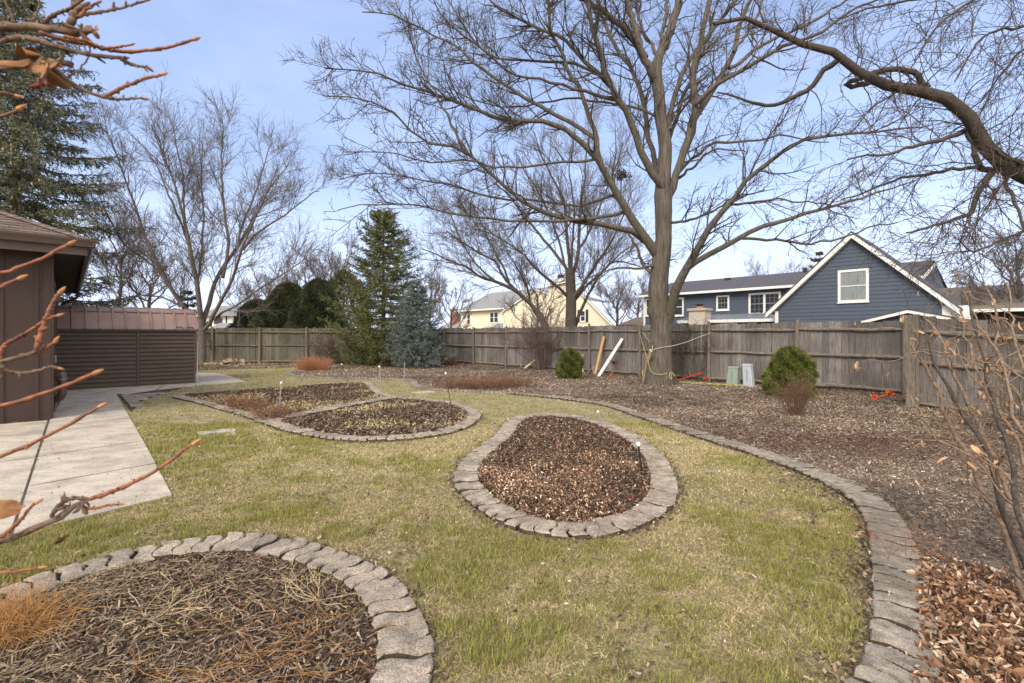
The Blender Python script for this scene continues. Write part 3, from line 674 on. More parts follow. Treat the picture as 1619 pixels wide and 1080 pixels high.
# side return between the two fences on the right
# ================================================================== OUR HOUSE (left)
cw = G(79, 664.5); cu, cv = float(cw@DV), float(cw@NV)
house = empty('brown_house', cw, 'dark brown board and batten house corner with deep eaves beside the patio', 'house')
EH = 3.07; ov = .49
m = MB(); m.fbox(cu-11, cu, cv-7, cv, -.05, 2.92); m.build('wall', 'siding_brown', house)
for i in range(16):            # battens and grooves on the wall that faces us
    vv = cv-.55-i*.40
m = MB()
for i in range(17):
    vv = cv-.14-i*.405; m.fbox(cu, cu+.018, vv-.045, vv, -.03, 2.90)
m.fbox(cu, cu+.022, cv-.085, cv+.012, -.03, 2.90)
m.build('batten', 'siding_brown', house)
m = MB(); m.fbox(cu-11.3, cu+ov-.04, cv-7.5, cv+ov-.04, 2.90, 2.93); m.build('soffit', 'soffit', house)
m = MB(); m.fbox(cu+ov-.05, cu+ov-.02, cv-7.5, cv+ov-.02, 2.80, EH-.05); m.fbox(cu-11.3, cu+ov-.05, cv+ov-.05, cv+ov-.02, 2.80, EH-.05)
m.build('fascia', 'trim_brown', house)
# gutters: K profile
def gutter(p, q, outv):
    m = MB(); prof = [(0,-.13),(.065,-.13),(.085,-.07),(.115,-.03),(.12,0),(.105,0),(.10,-.02),(.07,-.06),(.055,-.115),(0,-.115)]
    a = [p+outv*x+ZV*z for x, z in prof]; m.prism(a[::-1], q-p); return m
e0 = FR(cu+ov-.018, cv-7.5, EH); e1 = FR(cu+ov-.018, cv+ov+.08, EH); gutter(e0, e1, DV).build('gutter', 'gutter_brown', house)
e2 = FR(cu+ov+.08, cv+ov-.018, EH); e3 = FR(cu-11.3, cv+ov-.018, EH); gutter(e2, e3, NV).build('gutter', 'gutter_brown', house)
# hip roof with real shingle courses
s = .44; rf = MB(); uo, vo = cu+ov+.02, cv+ov+.02; wv = 7.5
r = np.random.default_rng(5)
def shingle_course(mb, k, along):
    d0 = k*.145; d1 = d0+.15; z0 = EH-.02+d0*s+.016; z1 = EH-.02+d1*s
    if along == 'front':      # rows run along v, rise towards -u
        a = vo-wv; b = vo-d0; v_ = b
        while v_ > a:
            w_ = .28+.1*r.random(); e = max(a, v_-w_); dz = r.random()*.004
            mb.add([FR(uo-d0, v_, z0+dz), FR(uo-d0, e+.004, z0+dz), FR(uo-d1-.02, e+.004, z1+.004), FR(uo-d1-.02, min(v_, vo-d1), z1+.004), FR(uo-d0, v_, z0-.014), FR(uo-d0, e+.004, z0-.014)], [(0,3,2,1),(0,1,5,4)])
            v_ = e
    else:
        a = uo-12; b = uo-d0; v_ = b
        while v_ > a:
            w_ = .28+.1*r.random(); e = max(a, v_-w_); dz = r.random()*.004
            mb.add([FR(v_, vo-d0, z0+dz), FR(e+.004, vo-d0, z0+dz), FR(e+.004, vo-d1-.02, z1+.004), FR(min(v_, uo-d1), vo-d1-.02, z1+.004), FR(v_, vo-d0, z0-.014), FR(e+.004, vo-d0, z0-.014)], [(0,1,2,3),(0,4,5,1)])
            v_ = e
for k in range(24): shingle_course(rf, k, 'front'); shingle_course(rf, k, 'side')
n = 24
for k in range(34):                          # hip caps
    t0 = k*.10; p = FR(uo-t0, vo-t0, EH+t0*s+.012); q = FR(uo-t0-.13, vo-t0-.13, EH+(t0+.13)*s+.004)
    sd_ = norm(np.array([q-p]))[0]; sd_ = norm(np.cross(sd_, ZV)); h = np.array(sd_)*.12
    rf.add([p+h-ZV*.035, p+ZV*.008, p-h-ZV*.035, q+h-ZV*.035, q+ZV*.008, q-h-ZV*.035], [(0,1,4,3),(1,2,5,4)])
rf.build('roof', 'shingle_brown', house)
m = MB(); m.add([FR(uo-.03, vo-wv, EH-.05), FR(uo-.03, vo-.03, EH-.05), FR(uo-12, vo-.03, EH-.05), FR(uo-12, vo-wv, EH-.05), FR(uo-3.6, vo-3.6, EH-.08+3.6*s), FR(uo-3.6, vo-wv, EH-.08+3.6*s), FR(uo-12, vo-3.6, EH-.08+3.6*s), FR(uo-12, vo-wv, EH-.08+3.6*s)], [(0,1,4,5),(1,2,6,4),(4,6,7,5),(2,3,7,6),(3,0,5,7)])
m.build('roof_deck', 'soffit', house)
# side wall trim, dark door frame and window seen at a grazing angle
m = MB()
for a, b, z0, z1 in [(.0,.10,-.03,2.9),(1.0,1.08,0,2.45),(2.0,2.08,0,2.45),(1.0,2.08,2.40,2.48),(3.2,3.26,.9,2.4),(4.6,4.66,.9,2.4),(3.2,4.66,2.36,2.44),(3.2,4.66,.86,.92)]:
    m.fbox(cu-b, cu-a, cv, cv+.045, z0, z1)
m.build('side_trim', 'trim_brown', house)
dr = MB(); dr.fbox(cu-2.0, cu-1.08, cv, cv+.02, .05, 2.40); o = dr.build('door', 'crimson', house); o['label'] = 'dark red side door'
hd = MB(); hd.box(FR(cu-1.2, cv+.045, 1.0), (.03,.05,.14), DV, NV); hd.build('handle', 'grey_metal', o)
wn = MB(); wn.fbox(cu-4.6, cu-3.26, cv, cv+.02, .92, 2.36); wn.build('window', 'glass', house)
# fat duct elbow at the corner
Yd = 8.75; q = lambda x, y: W(x, y, Yd)
m = MB(); m.tube([q(98,597)-NV*.12, q(97,592)-NV*.03, q(98,591), q(99,597), q(99,606), q(99,618), q(98,624), q(94,629), q(88,632), q(80,633)], [.055,.062,.066,.066,.064,.064,.066,.066,.064,.060], 14)
m.build('duct', 'gutter_brown', house, True)
m = MB(); m.tube([q(99,598.5), q(99,600)], [.070,.070], 14); m.build('duct_clamp', 'grey_metal', house, True)
m = MB(); f = lambda s_, o_, z: FR(cu-s_, cv+o_, z); m.tube([f(10.6,ov+.03,2.92), f(10.6,ov-.02,2.72), f(10.6,.15,2.52), f(10.6,.06,2.35), f(10.6,.06,.1)], .045, 8); m.build('downspout', 'black_metal', house, True)

# ================================================================== SHED
sw = G(309, 606); su, sv1 = float(sw@DV), float(sw@NV); sv0 = float(G(100, 617)@NV)-.35
shed = empty('metal_shed', FR(su-1.2, (sv0+sv1)/2, 0), 'low dark brown metal shed with ribbed gambrel roof beside the house', 'shed')
z1 = 1.60; depth = 2.3
m = MB(); m.fbox(su-depth, su-.02, sv0+.02, sv1-.02, 0, z1); m.build('core_wall', 'shed_siding', shed)
sid = MB(); k = 0; z = .06; hh = (z1-.1)/13
while z < z1-.06:                     # lap siding, two bays
    for a, b in [(sv0+.05, (sv0+sv1)/2+.22), ((sv0+sv1)/2+.30, sv1-.05)]:
        zt = z+hh
        sid.add([FR(su+.040,a,z), FR(su+.040,b,z), FR(su+.034,b,z+hh*.55), FR(su+.034,a,z+hh*.55), FR(su+.006,b,zt-.022), FR(su+.006,a,zt-.022), FR(su+.002,b,zt), FR(su+.002,a,zt), FR(su,a,z), FR(su,b,z)],
                [(0,1,2,3),(3,2,4,5),(5,4,6,7),(8,9,1,0)])
    z += hh
sid.build('siding', 'shed_siding', shed)
m = MB(); mid = (sv0+sv1)/2+.26
for vv in (sv0+.03, mid, sv1-.02): m.fbox(su, su+.046, vv-.03, vv+.03, .02, z1)
m.fbox(su-.01, su+.04, sv0, sv1+.01, z1-.07, z1+.02); m.fbox(su-.01, su+.03, sv0, sv1, 0, .05)
m.fbox(su-depth, su-.02, sv1-.02, sv1, .02, z1)
m.build('corner_trim', 'shed_siding', shed)
prof = [(.07, z1), (-.28, z1+.50), (-1.15, z1+.66), (-2.02, z1+.50), (-2.37, z1)]
m = MB()
for (a, za), (b, zb) in zip(prof[:-1], prof[1:]):
    m.add([FR(su+a, sv0-.05, za), FR(su+a, sv1+.06, za), FR(su+b, sv1+.06, zb), FR(su+b, sv0-.05, zb)], [(0,1,2,3)])
m.prism([FR(su+a, sv1-.01, za-.005) for a, za in prof], NV*.004)
m.build('roof', 'shed_roof', shed)
m = MB(); nr = 12
for i in range(nr+1):
    vv = sv0-.04+(sv1-sv0+.09)*i/nr
    for (a, za), (b, zb) in zip(prof[:2], prof[1:3]):
        m.bar(FR(su+a, vv, za+.016), FR(su+b, vv, zb+.016), .055, .036, up=NV) 
for a, za in prof[1:3]: m.bar(FR(su+a, sv0-.05, za+.012), FR(su+a, sv1+.06, za+.012), .05, .02)
m.build('roof_rib', 'shed_roof', shed)
m = MB(); m.bar(FR(su+.08, sv0-.05, z1-.005), FR(su+.08, sv1+.06, z1-.005), .03, .05); m.build('drip_edge', 'trim_brown', shed)
# dark hose loops on the eave
m = MB(); cc0 = FR(su+.05, sv1-.16, z1+.05)
for j, off in enumerate((0, .26)):
    t = np.linspace(0, math.pi, 10); m.tube([cc0-NV*off+NV*(.10*math.cos(a))+ZV*(.045*math.sin(a)) for a in t], .012, 6)
tag(m.build('cable_loop', 'black_metal'), 'dark looped cable lying on the right end of the shed eave', 'cable')

# ================================================================== BLUE HOUSE
bh = empty('blue_house', FR(*(H(1300,530,31)[0],31,0)), 'navy blue sided house with white trimmed gable behind the right fence', 'house')
def siding(mb, v, za, zb, ulim, pitch=.19, lip=.024):
    z = za
    while z < zb-.02:
        zt = min(z+pitch, zb); a0, b0 = ulim(z); a1, b1 = ulim(zt)
        if b1 > a1 or b0 > a0:
            mb.add([FR(a0,v-lip,z), FR(b0,v-lip,z), FR(max(b1,a1),v-.002,zt), FR(min(a1,b1) if b1 < a1 else a1,v-.002,zt), FR(a0,v,z), FR(b0,v,z)], [(0,1,2,3),(4,5,1,0)])
        z = zt
vG = 30.0
uGl, _ = H(1226, 530, vG); uGr, _ = H(1496, 530, vG); up, zp = H(1350, 378, vG)
_, zl = H(1226, 497, vG); _, zr = H(1496, 476, vG); ze = (zl+zr)/2-.02
up = (uGl+uGr)/2+.05
def glim(z):
    if z <= ze: return uGl, uGr
    t = (z-ze)/(zp-ze); return uGl+(up-uGl)*t, uGr+(up-uGr)*t
m = MB(); siding(m, vG, .3, zp-.05, glim, .20); m.prism([FR(uGl,vG,0), FR(uGr,vG,0), FR(uGr,vG,ze), FR(up,vG,zp), FR(uGl,vG,ze)], NV*8)
m.build('wall', 'blue_siding', bh)
# rakes
def rake(mb, u_a, z_a, u_b, z_b, v, h=.26, out=.32, th=.05):
    mb.hexa([FR(u_a,v-out,z_a-h), FR(u_b,v-out,z_b-h), FR(u_b,v-out+th,z_b-h), FR(u_a,v-out+th,z_a-h), FR(u_a,v-out,z_a), FR(u_b,v-out,z_b), FR(u_b,v-out+th,z_b), FR(u_a,v-out+th,z_a)])
sl = (zp-ze)/(up-uGl); ohg = .42; zt_ = zp+.30
m = MB(); rake(m, uGl-ohg, ze+.30-sl*ohg, up, zt_, vG); rake(m, up, zt_+.001, uGr+ohg+.1, ze+.30-sl*(ohg+.1), vG)
for ua, ub in ((uGl-ohg, up), (uGr+ohg+.1, up)):
    z_a = ze+.05-sl*(ohg if ua < up else ohg+.1); m.hexa([FR(ua,vG-.30,z_a), FR(ub,vG-.30,zp+.02), FR(ub,vG-.0,zp+.02), FR(ua,vG-.0,z_a), FR(ua,vG-.30,z_a+.03), FR(ub,vG-.30,zp+.05), FR(ub,vG,zp+.05), FR(ua,vG,z_a+.03)])
m.fbox(uGl-.02, uGl+.16, vG-.03, vG, 0, ze+.0); m.fbox(uGr-.14, uGr+.03, vG-.03, vG, 0, ze)
m.fbox(uGr+.03, uGr+.85, vG-.02, vG+.1, ze-.75, ze-.02)
m.build('white_trim', 'white_trim', bh)
m = MB()
for ua, z_a in ((uGl-ohg-.05, ze+.36-sl*(ohg+.05)), (uGr+ohg+.16, ze+.36-sl*(ohg+.16))):
    q = [FR(ua,vG-.36,z_a-.04), FR(up,vG-.36,zt_+.03), FR(up,vG+4.5,zt_+.03), FR(ua,vG+4.5,z_a-.04)]
    m.hexa(q+[p+ZV*.05 for p in q] if ua < up else [q[1],q[0],q[3],q[2]]+[p+ZV*.05 for p in (q[1],q[0],q[3],q[2])])
m.build('roof', 'roof_slate', bh)
def window(parent, v, pxs, pys, nx=1, ny=2, split=0, tr=.10, glass='glass', frame_m='white_trim', muntin=True):
    ua, z1_ = H(pxs[0], pys[0], v); ub, z1b = H(pxs[1], pys[0], v); _, z0_ = H((pxs[0]+pxs[1])/2, pys[1], v); z1_ = (z1_+z1b)/2
    m = MB(); v -= .03
    m.fbox(ua, ub, v-.035, v+.02, z0_, z0_+tr); m.fbox(ua, ub, v-.035, v+.02, z1_-tr, z1_); m.fbox(ua, ua+tr, v-.033, v+.02, z0_+tr, z1_-tr); m.fbox(ub-tr, ub, v-.033, v+.02, z0_+tr, z1_-tr)
    m.fbox(ua-.03, ub+.03, v-.06, v+.01, z0_-.04, z0_-.002)
    if split: m.fbox((ua+ub)/2-tr*.55, (ua+ub)/2+tr*.55, v-.031, v+.02, z0_+tr, z1_-tr)
    w = m.build('window', frame_m, parent)
    m = MB(); m.fbox(ua+tr*.8, ub-tr*.8, v+.0, v+.012, z0_+tr*.8, z1_-tr*.8); m.build('pane', glass, w)
    m = MB(); a, b = ua+tr, ub-tr; parts = [(a, b)] if not split else [(a, (ua+ub)/2-tr*.55), ((ua+ub)/2+tr*.55, b)]
    for a_, b_ in parts:
        zm = (z0_+z1_)/2; m.fbox(a_, b_, v-.022, v+.006, zm-.022, zm+.022)
        if muntin:
            for i in range(1, nx+1): uu = a_+(b_-a_)*i/(nx+1); m.fbox(uu-.008, uu+.008, v-.012, v+.004, z0_+tr, z1_-tr)
            for zz in ((z0_+zm)/2, (z1_+zm)/2): m.fbox(a_, b_, v-.011, v+.003, zz-.008, zz+.008)
    m.build('sash', 'white_trim' if not muntin else 'grey_metal', w)
    return w
window(bh, vG, (1325,1374), (426,478), tr=.12, glass='glass_curtain', muntin=False)
# long two-storey body behind
vM = 34.0; vR = 39.0
ul, _ = H(1018, 530, vM); ur, _ = H(1472, 530, vM+2.5); zE = 4.55; _, zR = H(1461, 415, vR); zR = 5.98
m = MB(); m.fbox(ul, ur-.12, vM, vM+10, 0, zE-.02); m.prism([FR(ur-.14,vM,zE-.02), FR(ur-.14,vM+10,zE-.02), FR(ur-.14,vR,zR-.10)], DV*.02); siding(m, vM, .3, zE-.05, lambda z: (ul, ur-.12), .19)
m.build('main_wall', 'blue_siding', bh)
m = MB()
for a, b, za, zb in ((vM-.45, vR, zE+.02, zR), (vM+10.45, vR, zE+.02, zR)):
    q = [FR(ul-.4,a,za), FR(ur,a,za), FR(ur-.15,b,zb), FR(ul-.4,b,zb)]
    if a > b: q = [q[1],q[0],q[3],q[2]]
    m.hexa(q+[p+ZV*.06 for p in q])
m.build('main_roof', 'roof_slate', bh)
m = MB(); m.fbox(ul-.42, ur, vM-.56, vM-.44, zE-.10, zE+.06); m.fbox(ul-.42, ur, vM-.46, vM, zE-.06, zE-.02)
m.fbox(ul-.02, ul+.14, vM-.035, vM, 0, zE-.06)
q = [FR(ur-.04,vM-.45,zE-.2), FR(ur-.04,vR,zR-.22), FR(ur+.0,vR,zR-.22), FR(ur+.0,vM-.45,zE-.2)]; m.hexa(q+[p+ZV*.2 for p in q])
m.fbox(ur-.45, ur-.02, vM-.2, vM+.6, zE-.32, zE-.12)
m.build('gutter', 'white_trim', bh)
m = MB(); m.fbox(*[H(1148,440,vR-1)[0], H(1154,440,vR-1)[0]+.1], vR-1.3, vR-1, zR-.35, zR-.08); m.fbox(H(1279,430,vR)[0]-.2, H(1279,430,vR)[0], vR-.6, vR-.3, zR-.3, zR+.25); m.build('roof_vent', 'black_metal', bh)
window(bh, vM, (1060,1081.5), (471,500), tr=.12, muntin=False); window(bh, vM, (1133,1153.5), (467,491), 2, tr=.12); window(bh, vM, (1184,1235), (462.5,497.5), 2, split=1, tr=.13)
window(bh, vM, (1021,1030), (472,500), tr=.12, muntin=False)
# low porch roof in metal
ua, za = H(1072, 508, 31.4); ub, zb = H(1226, 507, 31.4)
m = MB(); zp_ = .5*(za+zb)
q = [FR(ua,31.4,zp_+.06), FR(ub,31.4,zp_+.06), FR(ub,vM-.03,zp_+.52), FR(ua,vM-.03,zp_+.52)]; m.hexa(q+[p+ZV*.03 for p in q])
nrib = 15
for i in range(nrib+1):
    u = ua+(ub-ua)*i/nrib; m.bar(FR(u,31.4,zp_+.10), FR(u,vM-.05,zp_+.56), .03, .05)
m.build('porch_roof', 'metal_roof', bh)
m = MB(); m.fbox(ua-.05, ub, 31.32, 31.40, zp_-.10, zp_+.09); m.build('porch_fascia', 'white_trim', bh)
m = MB(); m.fbox(ua+.1, ub, 31.9, 32.0, 0, zp_-.05); m.build('porch_wall', 'blue_siding', bh)
# stone chimney with cap and pot
cu_, _ = H(1104.5, 500, 31.0); hw = .55
_, zc1 = H(1104.5, 489, 31.0)
ch = MB(); r = np.random.default_rng(4)
zz = 0.0
while zz < zc1-.08:
    hh_ = .11+.04*r.random(); u = cu_-hw
    while u < cu_+hw-.02:
        w_ = min(.16+.2*r.random(), cu_+hw-u); o_ = r.random()*.02; ch.fbox(u+.004, u+w_-.004, 30.75-o_, 31.6, zz+.004, zz+hh_-.004); u += w_
    zz += hh_
c_ = ch.build('chimney', 'stone_light', bh)
m = MB(); m.fbox(cu_-hw-.09, cu_+hw+.09, 30.62, 31.7, zc1-.10, zc1+.06); m.build('chimney_cap', 'stone_flat', c_)
m = MB(); pc = FR(cu_, 31.15, zc1+.06); m.tube([pc, pc+ZV*.14], [.26,.22], 12); m.build('chimney_pot', 'terracotta', c_)
m = MB(); m.tube([pc+ZV*.14, pc+ZV*.24, pc+ZV*.25, pc+ZV*.30], [.18,.18,.34,.30], 12); m.build('cowl', 'black_metal', c_)
# little porch gable in front of the big one
vS = 28.0; us, zs = H(1437, 491, vS); ua, za = H(1352, 511, vS); ub, zb = H(1505, 503, vS)
m = MB(); rake(m, ua, za+.03, us, zs+.03, vS, .15, .30, .05); rake(m, us, zs+.031, ub, zb+.03, vS, .15, .30, .05); m.build('porch_trim', 'white_trim', bh)
m = MB(); m.prism([FR(ua+.1,vS,0), FR(ub-.1,vS,0), FR(ub-.1,vS,zb-.1), FR(us,vS,zs-.1), FR(ua+.1,vS,za-.1)], NV*2); siding(m, vS, .3, 1.9, lambda z: (ua+.15, ub-.15), .19); m.build('porch_gable', 'blue_siding', bh)
m = MB()
for a_, z_a in ((ua-.05, za), (ub+.05, zb)):
    q = [FR(a_,vS-.34,z_a+.02), FR(us,vS-.34,zs+.04), FR(us,vG-.05,zs+.04), FR(a_,vG-.05,z_a+.02)]
    if a_ > us: q = [q[1],q[0],q[3],q[2]]
    m.hexa(q+[p+ZV*.04 for p in q])
m.build('porch_gable_roof', 'roof_slate', bh)
window(bh, vS, (1423,1441), (498,509), 1, tr=.05, muntin=False, split=1, glass='glass_curtain')

# ================================================================== CREAM HOUSE
ch_ = empty('cream_house', FR(H(850,530,38)[0], 38, 0), 'cream sided two storey house with grey roof seen between the trees', 'house')
vC = 38.0
ua, zz = H(729, 492, vC); ub, _ = H(846, 488, vC); zE = 4.62; zR_c = H(777, 463, 43.0)[1]-.03
m = MB(); m.fbox(ua, ub, vC, vC+10, 0, zE); m.prism([FR(ub-.03,vC,zE), FR(ub-.03,vC+10,zE), FR(ub-.03,43,zR_c)], DV*.02); siding(m, vC, 2.0, zE-.05, lambda z: (ua, ub), .22, .006); m.build('wall', 'cream', ch_)
u_r0, zR0 = H(777, 463, 43.0)
m = MB()
q = [FR(ua-.6,vC-.5,zE-.05), FR(ub,vC-.5,zE-.05), FR(ub,43,zR0), FR(u_r0,43,zR0)]; m.add(q, [(0,1,2,3)])
m.add([FR(ua-.6,vC-.5,zE-.05), FR(u_r0,43,zR0), FR(ua-.6,48.5,zE-.05)], [(0,1,2)]); m.add([FR(ua-.6,48.5,zE-.05), FR(u_r0,43,zR0), FR(ub,43,zR0), FR(ub,48.5,zE-.05)], [(0,1,2,3)])
m.build('roof', 'roof_grey', ch_)
m = MB(); m.fbox(ua-.62, ub, vC-.6, vC-.48, zE-.14, zE+.04); m.build('gutter', 'white_trim', ch_)
window(ch_, vC, (738.5,744.5), (496,513.5), tr=.12, muntin=False); window(ch_, vC, (774.5,788.5), (493,511), tr=.12, muntin=False, split=1)
# small gable A
vA = 36.0; ug, zg = H(848, 459, vA); ga, _ = H(796, 492, vA); _, zga = H(796, 492, vA); gb_ = ug+(ug-ga)*.8
m = MB(); m.prism([FR(ga,vA,0), FR(gb_,vA,0), FR(gb_,vA,zga+.9), FR(ug,vA,zg), FR(ga,vA,zga)], NV*3); siding(m, vA, 2.0, zga, lambda z: (ga, gb_), .22, .006); m.build('front_gable', 'cream', ch_)
m = MB(); rake(m, ga-.3, zga-.12, ug, zg+.15, vA, .16, .2, .05); rake(m, ug, zg+.151, gb_+.2, zga+.8, vA, .16, .2, .05); m.build('rake_trim', 'white_trim', ch_)
m = MB(); q = [FR(ga-.35,vA-.25,zga-.10), FR(ug,vA-.25,zg+.17), FR(ug,vA+6,zg+.17), FR(ga-.35,vA+6,zga-.10)]; m.hexa(q+[p+ZV*.04 for p in q])
q = [FR(ug,vA-.25,zg+.17), FR(gb_+.2,vA-.25,zga+.85), FR(gb_+.2,vA+6,zga+.85), FR(ug,vA+6,zg+.17)]; m.hexa(q+[p+ZV*.04 for p in q]); m.build('gable_roof', 'roof_grey', ch_)
# big right gable B
vB_ = 34.0; ugb, zgb = H(903, 446, vB_); ur_, zr_ = H(970, 514, vB_); ul_ = H(868, 452, vB_)[0]; zlb = H(868, 453, vB_)[1]
m = MB(); v5 = vB_+3.9; uL5, uP5, uR5 = H(872,500,v5)[0], H(899,446,v5)[0], H(955,514,v5)[0]; fr_ = [FR(ul_,vB_,0), FR(ur_-.3,vB_,0), FR(ur_-.3,vB_,zr_-.1), FR(ugb,vB_,zgb), FR(ul_,vB_,zlb)]; bk_ = [FR(uL5,v5,0), FR(uR5,v5,0), FR(uR5,v5,zr_-.2), FR(uP5,v5,zgb-.35), FR(uL5,v5,zlb-.35)]; m.add(fr_+bk_, [(0,1,2,3,4),(9,8,7,6,5)]+[(i, (i+1) % 5+0 if i < 4 else 0, ((i+1) % 5)+5, i+5) for i in range(5)])
def blim(z): 
    return (ul_, ur_-.3 if z < zr_ else ugb+(ur_-.3-ugb)*(zgb-z)/(zgb-zr_))
siding(m, vB_, 2.0, zlb, blim, .22, .006); m.build('big_gable', 'cream', ch_)
m = MB(); rake(m, ugb, zgb+.16, ur_+.2, zr_-.05, vB_, .20, .3, .05); rake(m, ul_, zlb+.12, ugb, zgb+.16, vB_, .16, .3, .05); m.build('rake_trim', 'white_trim', ch_)
m = MB(); q = [FR(ugb,vB_-.32,zgb+.18), FR(ur_+.25,vB_-.32,zr_-.05), FR(uR5,v5,zr_-.15), FR(uP5,v5,zgb-.28)]; m.hexa(q+[p+ZV*.05 for p in q])
q = [FR(ul_,vB_-.32,zlb+.14), FR(ugb,vB_-.32,zgb+.18), FR(uP5,v5,zgb-.28), FR(uL5,v5,zlb-.28)]; m.hexa(q+[p+ZV*.05 for p in q]); m.build('gable_roof', 'roof_grey', ch_)
window(ch_, vB_, (917.5,926.5), (490.5,509), tr=.10, muntin=False)
m = MB()
for a, b in ((913.6,917), (926.8,930.2)): m.fbox(H(a,0,vB_)[0], H(b,0,vB_)[0], vB_-.06, vB_-.02, H(920,509.5,vB_)[1], H(920,490,vB_)[1])
m.build('shutter', 'shutter', ch_)
ua2, z2 = H(766, 522, 36.5); ub2, _ = H(828, 522, 36.5)
m = MB(); q = [FR(ua2,36.3,z2), FR(ub2,36.3,z2), FR(ub2,vC-.02,z2+.75), FR(ua2+.9,vC-.02,z2+.75)]; m.hexa(q+[p+ZV*.05 for p in q]); m.build('porch_roof', 'metal_roof', ch_)
m = MB(); a = H(886,440,35.5); m.fbox(a[0]-.3, a[0]+.35, 35.2, 35.9, 3, a[1]); c_ = m.build('chimney', 'white_trim', ch_); m = MB(); m.fbox(a[0]-.2, a[0]+.25, 35.3, 35.8, a[1], a[1]+.35); m.build('chimney_cap', 'black_metal', c_)
# grey house peeping out left of it, brick chimney
gh = empty('grey_house', FR(H(716,530,46)[0], 46, 0), 'small grey roofed house with brick chimney left of the cream house', 'house')
ua, z = H(700, 520, 46); ub, zt = H(734, 500, 46)
m = MB(); m.fbox(ua, ub+2, 46, 54, 0, z+.2); m.build('wall', 'roof_grey', gh)
m = MB(); m.add([FR(ua-.5,45.5,z+.1), FR(ub+2,45.5,z+.1), FR(ub+2,50,zt+1.2), FR(ua+2,50,zt+1.2), FR(ua-.5,54.5,z+.1)], [(0,1,2,3),(0,3,4)]); m.build('roof', 'roof_grey', gh)
a = H(718, 489, 46.5); m = MB(); m.fbox(a[0]-.55, a[0]+.55, 46.2, 47, 0, a[1]); m.fbox(a[0]-.65, a[0]+.65, 46.1, 47.1, a[1]-.25, a[1]-.1); m.fbox(a[0]-.3, a[0]-.05, 46.4, 46.7, a[1], a[1]+.22); m.build('chimney', 'brick', gh)

# white half timbered house far left
wh = empty('white_house', W(362, 530, 60)*[1,1,0], 'white panelled house with grey roof seen through the maple trunks', 'house')
x0, x1 = xL(322,60), xL(420,60); zE = W(0,499,60)[2]; zR_ = W(0,485,60)[2]
def bx(m, x0, x1, y0, y1, z0, z1): m.box(((x0+x1)/2,(y0+y1)/2,(z0+z1)/2), (x1-x0,y1-y0,z1-z0))
m = MB(); bx(m, x0, x1, 60, 69, 0, zE); m.build('wall', 'white_trim', wh)
m = MB(); m.add([(x0-.5,59.4,zE-.05),(x1+.5,59.4,zE-.05),(x1+.5,64.5,zR_+.4),(x0-.5,64.5,zR_+.4),(x1+.5,69.6,zE-.05),(x0-.5,69.6,zE-.05)], [(0,1,2,3),(3,2,4,5)]); m.build('roof', 'roof_grey', wh)
m = MB()
for px in (334, 347, 358, 371, 384, 398): bx(m, xL(px,60)-.07, xL(px,60)+.07, 59.93, 60, 0, zE-.05)
m.build('timber_strip', 'shutter', wh)
for px in (345, 377): m = MB(); bx(m, xL(px,60)-.5, xL(px,60)+.5, 59.9, 60, W(0,512,60)[2], W(0,503,60)[2]); m.build('window', 'glass', wh)
m = MB(); m.add([(xL(326,55),54,1.7),(xL(357,55),54,1.7),(xL(347,55),57,2.9),(xL(330,55),57,2.9),(xL(357,55),60,1.7),(xL(326,55),60,1.7)], [(0,1,2,3),(1,4,2),(5,0,3)]); m.build('lean_to_roof', 'roof_grey', wh)

# tan roofed house at the far right, brown roof beyond the fence
rh = empty('ranch_house', FR(H(1560,530,36)[0], 36, 0), 'low house with brown shingle roof at the right edge behind the fence', 'house')
ua, z = H(1500, 495, 36); ub = ua+22; zr = H(1530, 455, 41)[1]
m = MB(); m.fbox(ua, ub, 36, 46, 0, 2.9); m.build('wall', 'siding_brown', rh)
m = MB(); q = [FR(ua-3,35.4,2.75), FR(ub,35.4,2.75), FR(ub,41,zr), FR(ua-3,41,zr)]; m.hexa(q+[p+ZV*.06 for p in q]); q = [FR(ua-3,41,zr), FR(ub,41,zr), FR(ub,46.6,2.75), FR(ua-3,46.6,2.75)]; m.hexa(q+[p+ZV*.06 for p in q]); m.build('roof', 'roof_tan', rh)
m = MB(); m.fbox(ua-3, ub, 35.28, 35.38, 2.66, 2.82); m.build('gutter', 'white_trim', rh)
ds = empty('dark_roofed_house', FR(H(986,530,46)[0], 46, 0), 'dark hip roof showing above the fence right of the cream house', 'house')
ua, _ = H(970, 517, 46); ub, _ = H(1006, 517, 46); zt = H(986, 502, 49)[1]
m = MB(); m.fbox(ua+.3, ub-.3, 46.3, 53, 0, 2.6); m.build('wall', 'siding_brown', ds)
m = MB(); c1 = FR((ua+ub)/2-.8, 49.5, zt); c2 = FR((ua+ub)/2+.8, 49.5, zt); m.add([FR(ua,46,2.4), FR(ub,46,2.4), FR(ub,53,2.4), FR(ua,53,2.4), c1, c2], [(0,1,5,4),(1,2,5),(2,3,4,5),(3,0,4)]); m.build('roof', 'shingle_brown', ds)
# ================================================================== BARE TREES
def limbset(specs, Y0):
    Ps, Rs = [], []
    for s in specs: P, R = traced(s, Y0); Ps.append(P); Rs.append(R)
    return np.array(Ps), np.array(Rs)
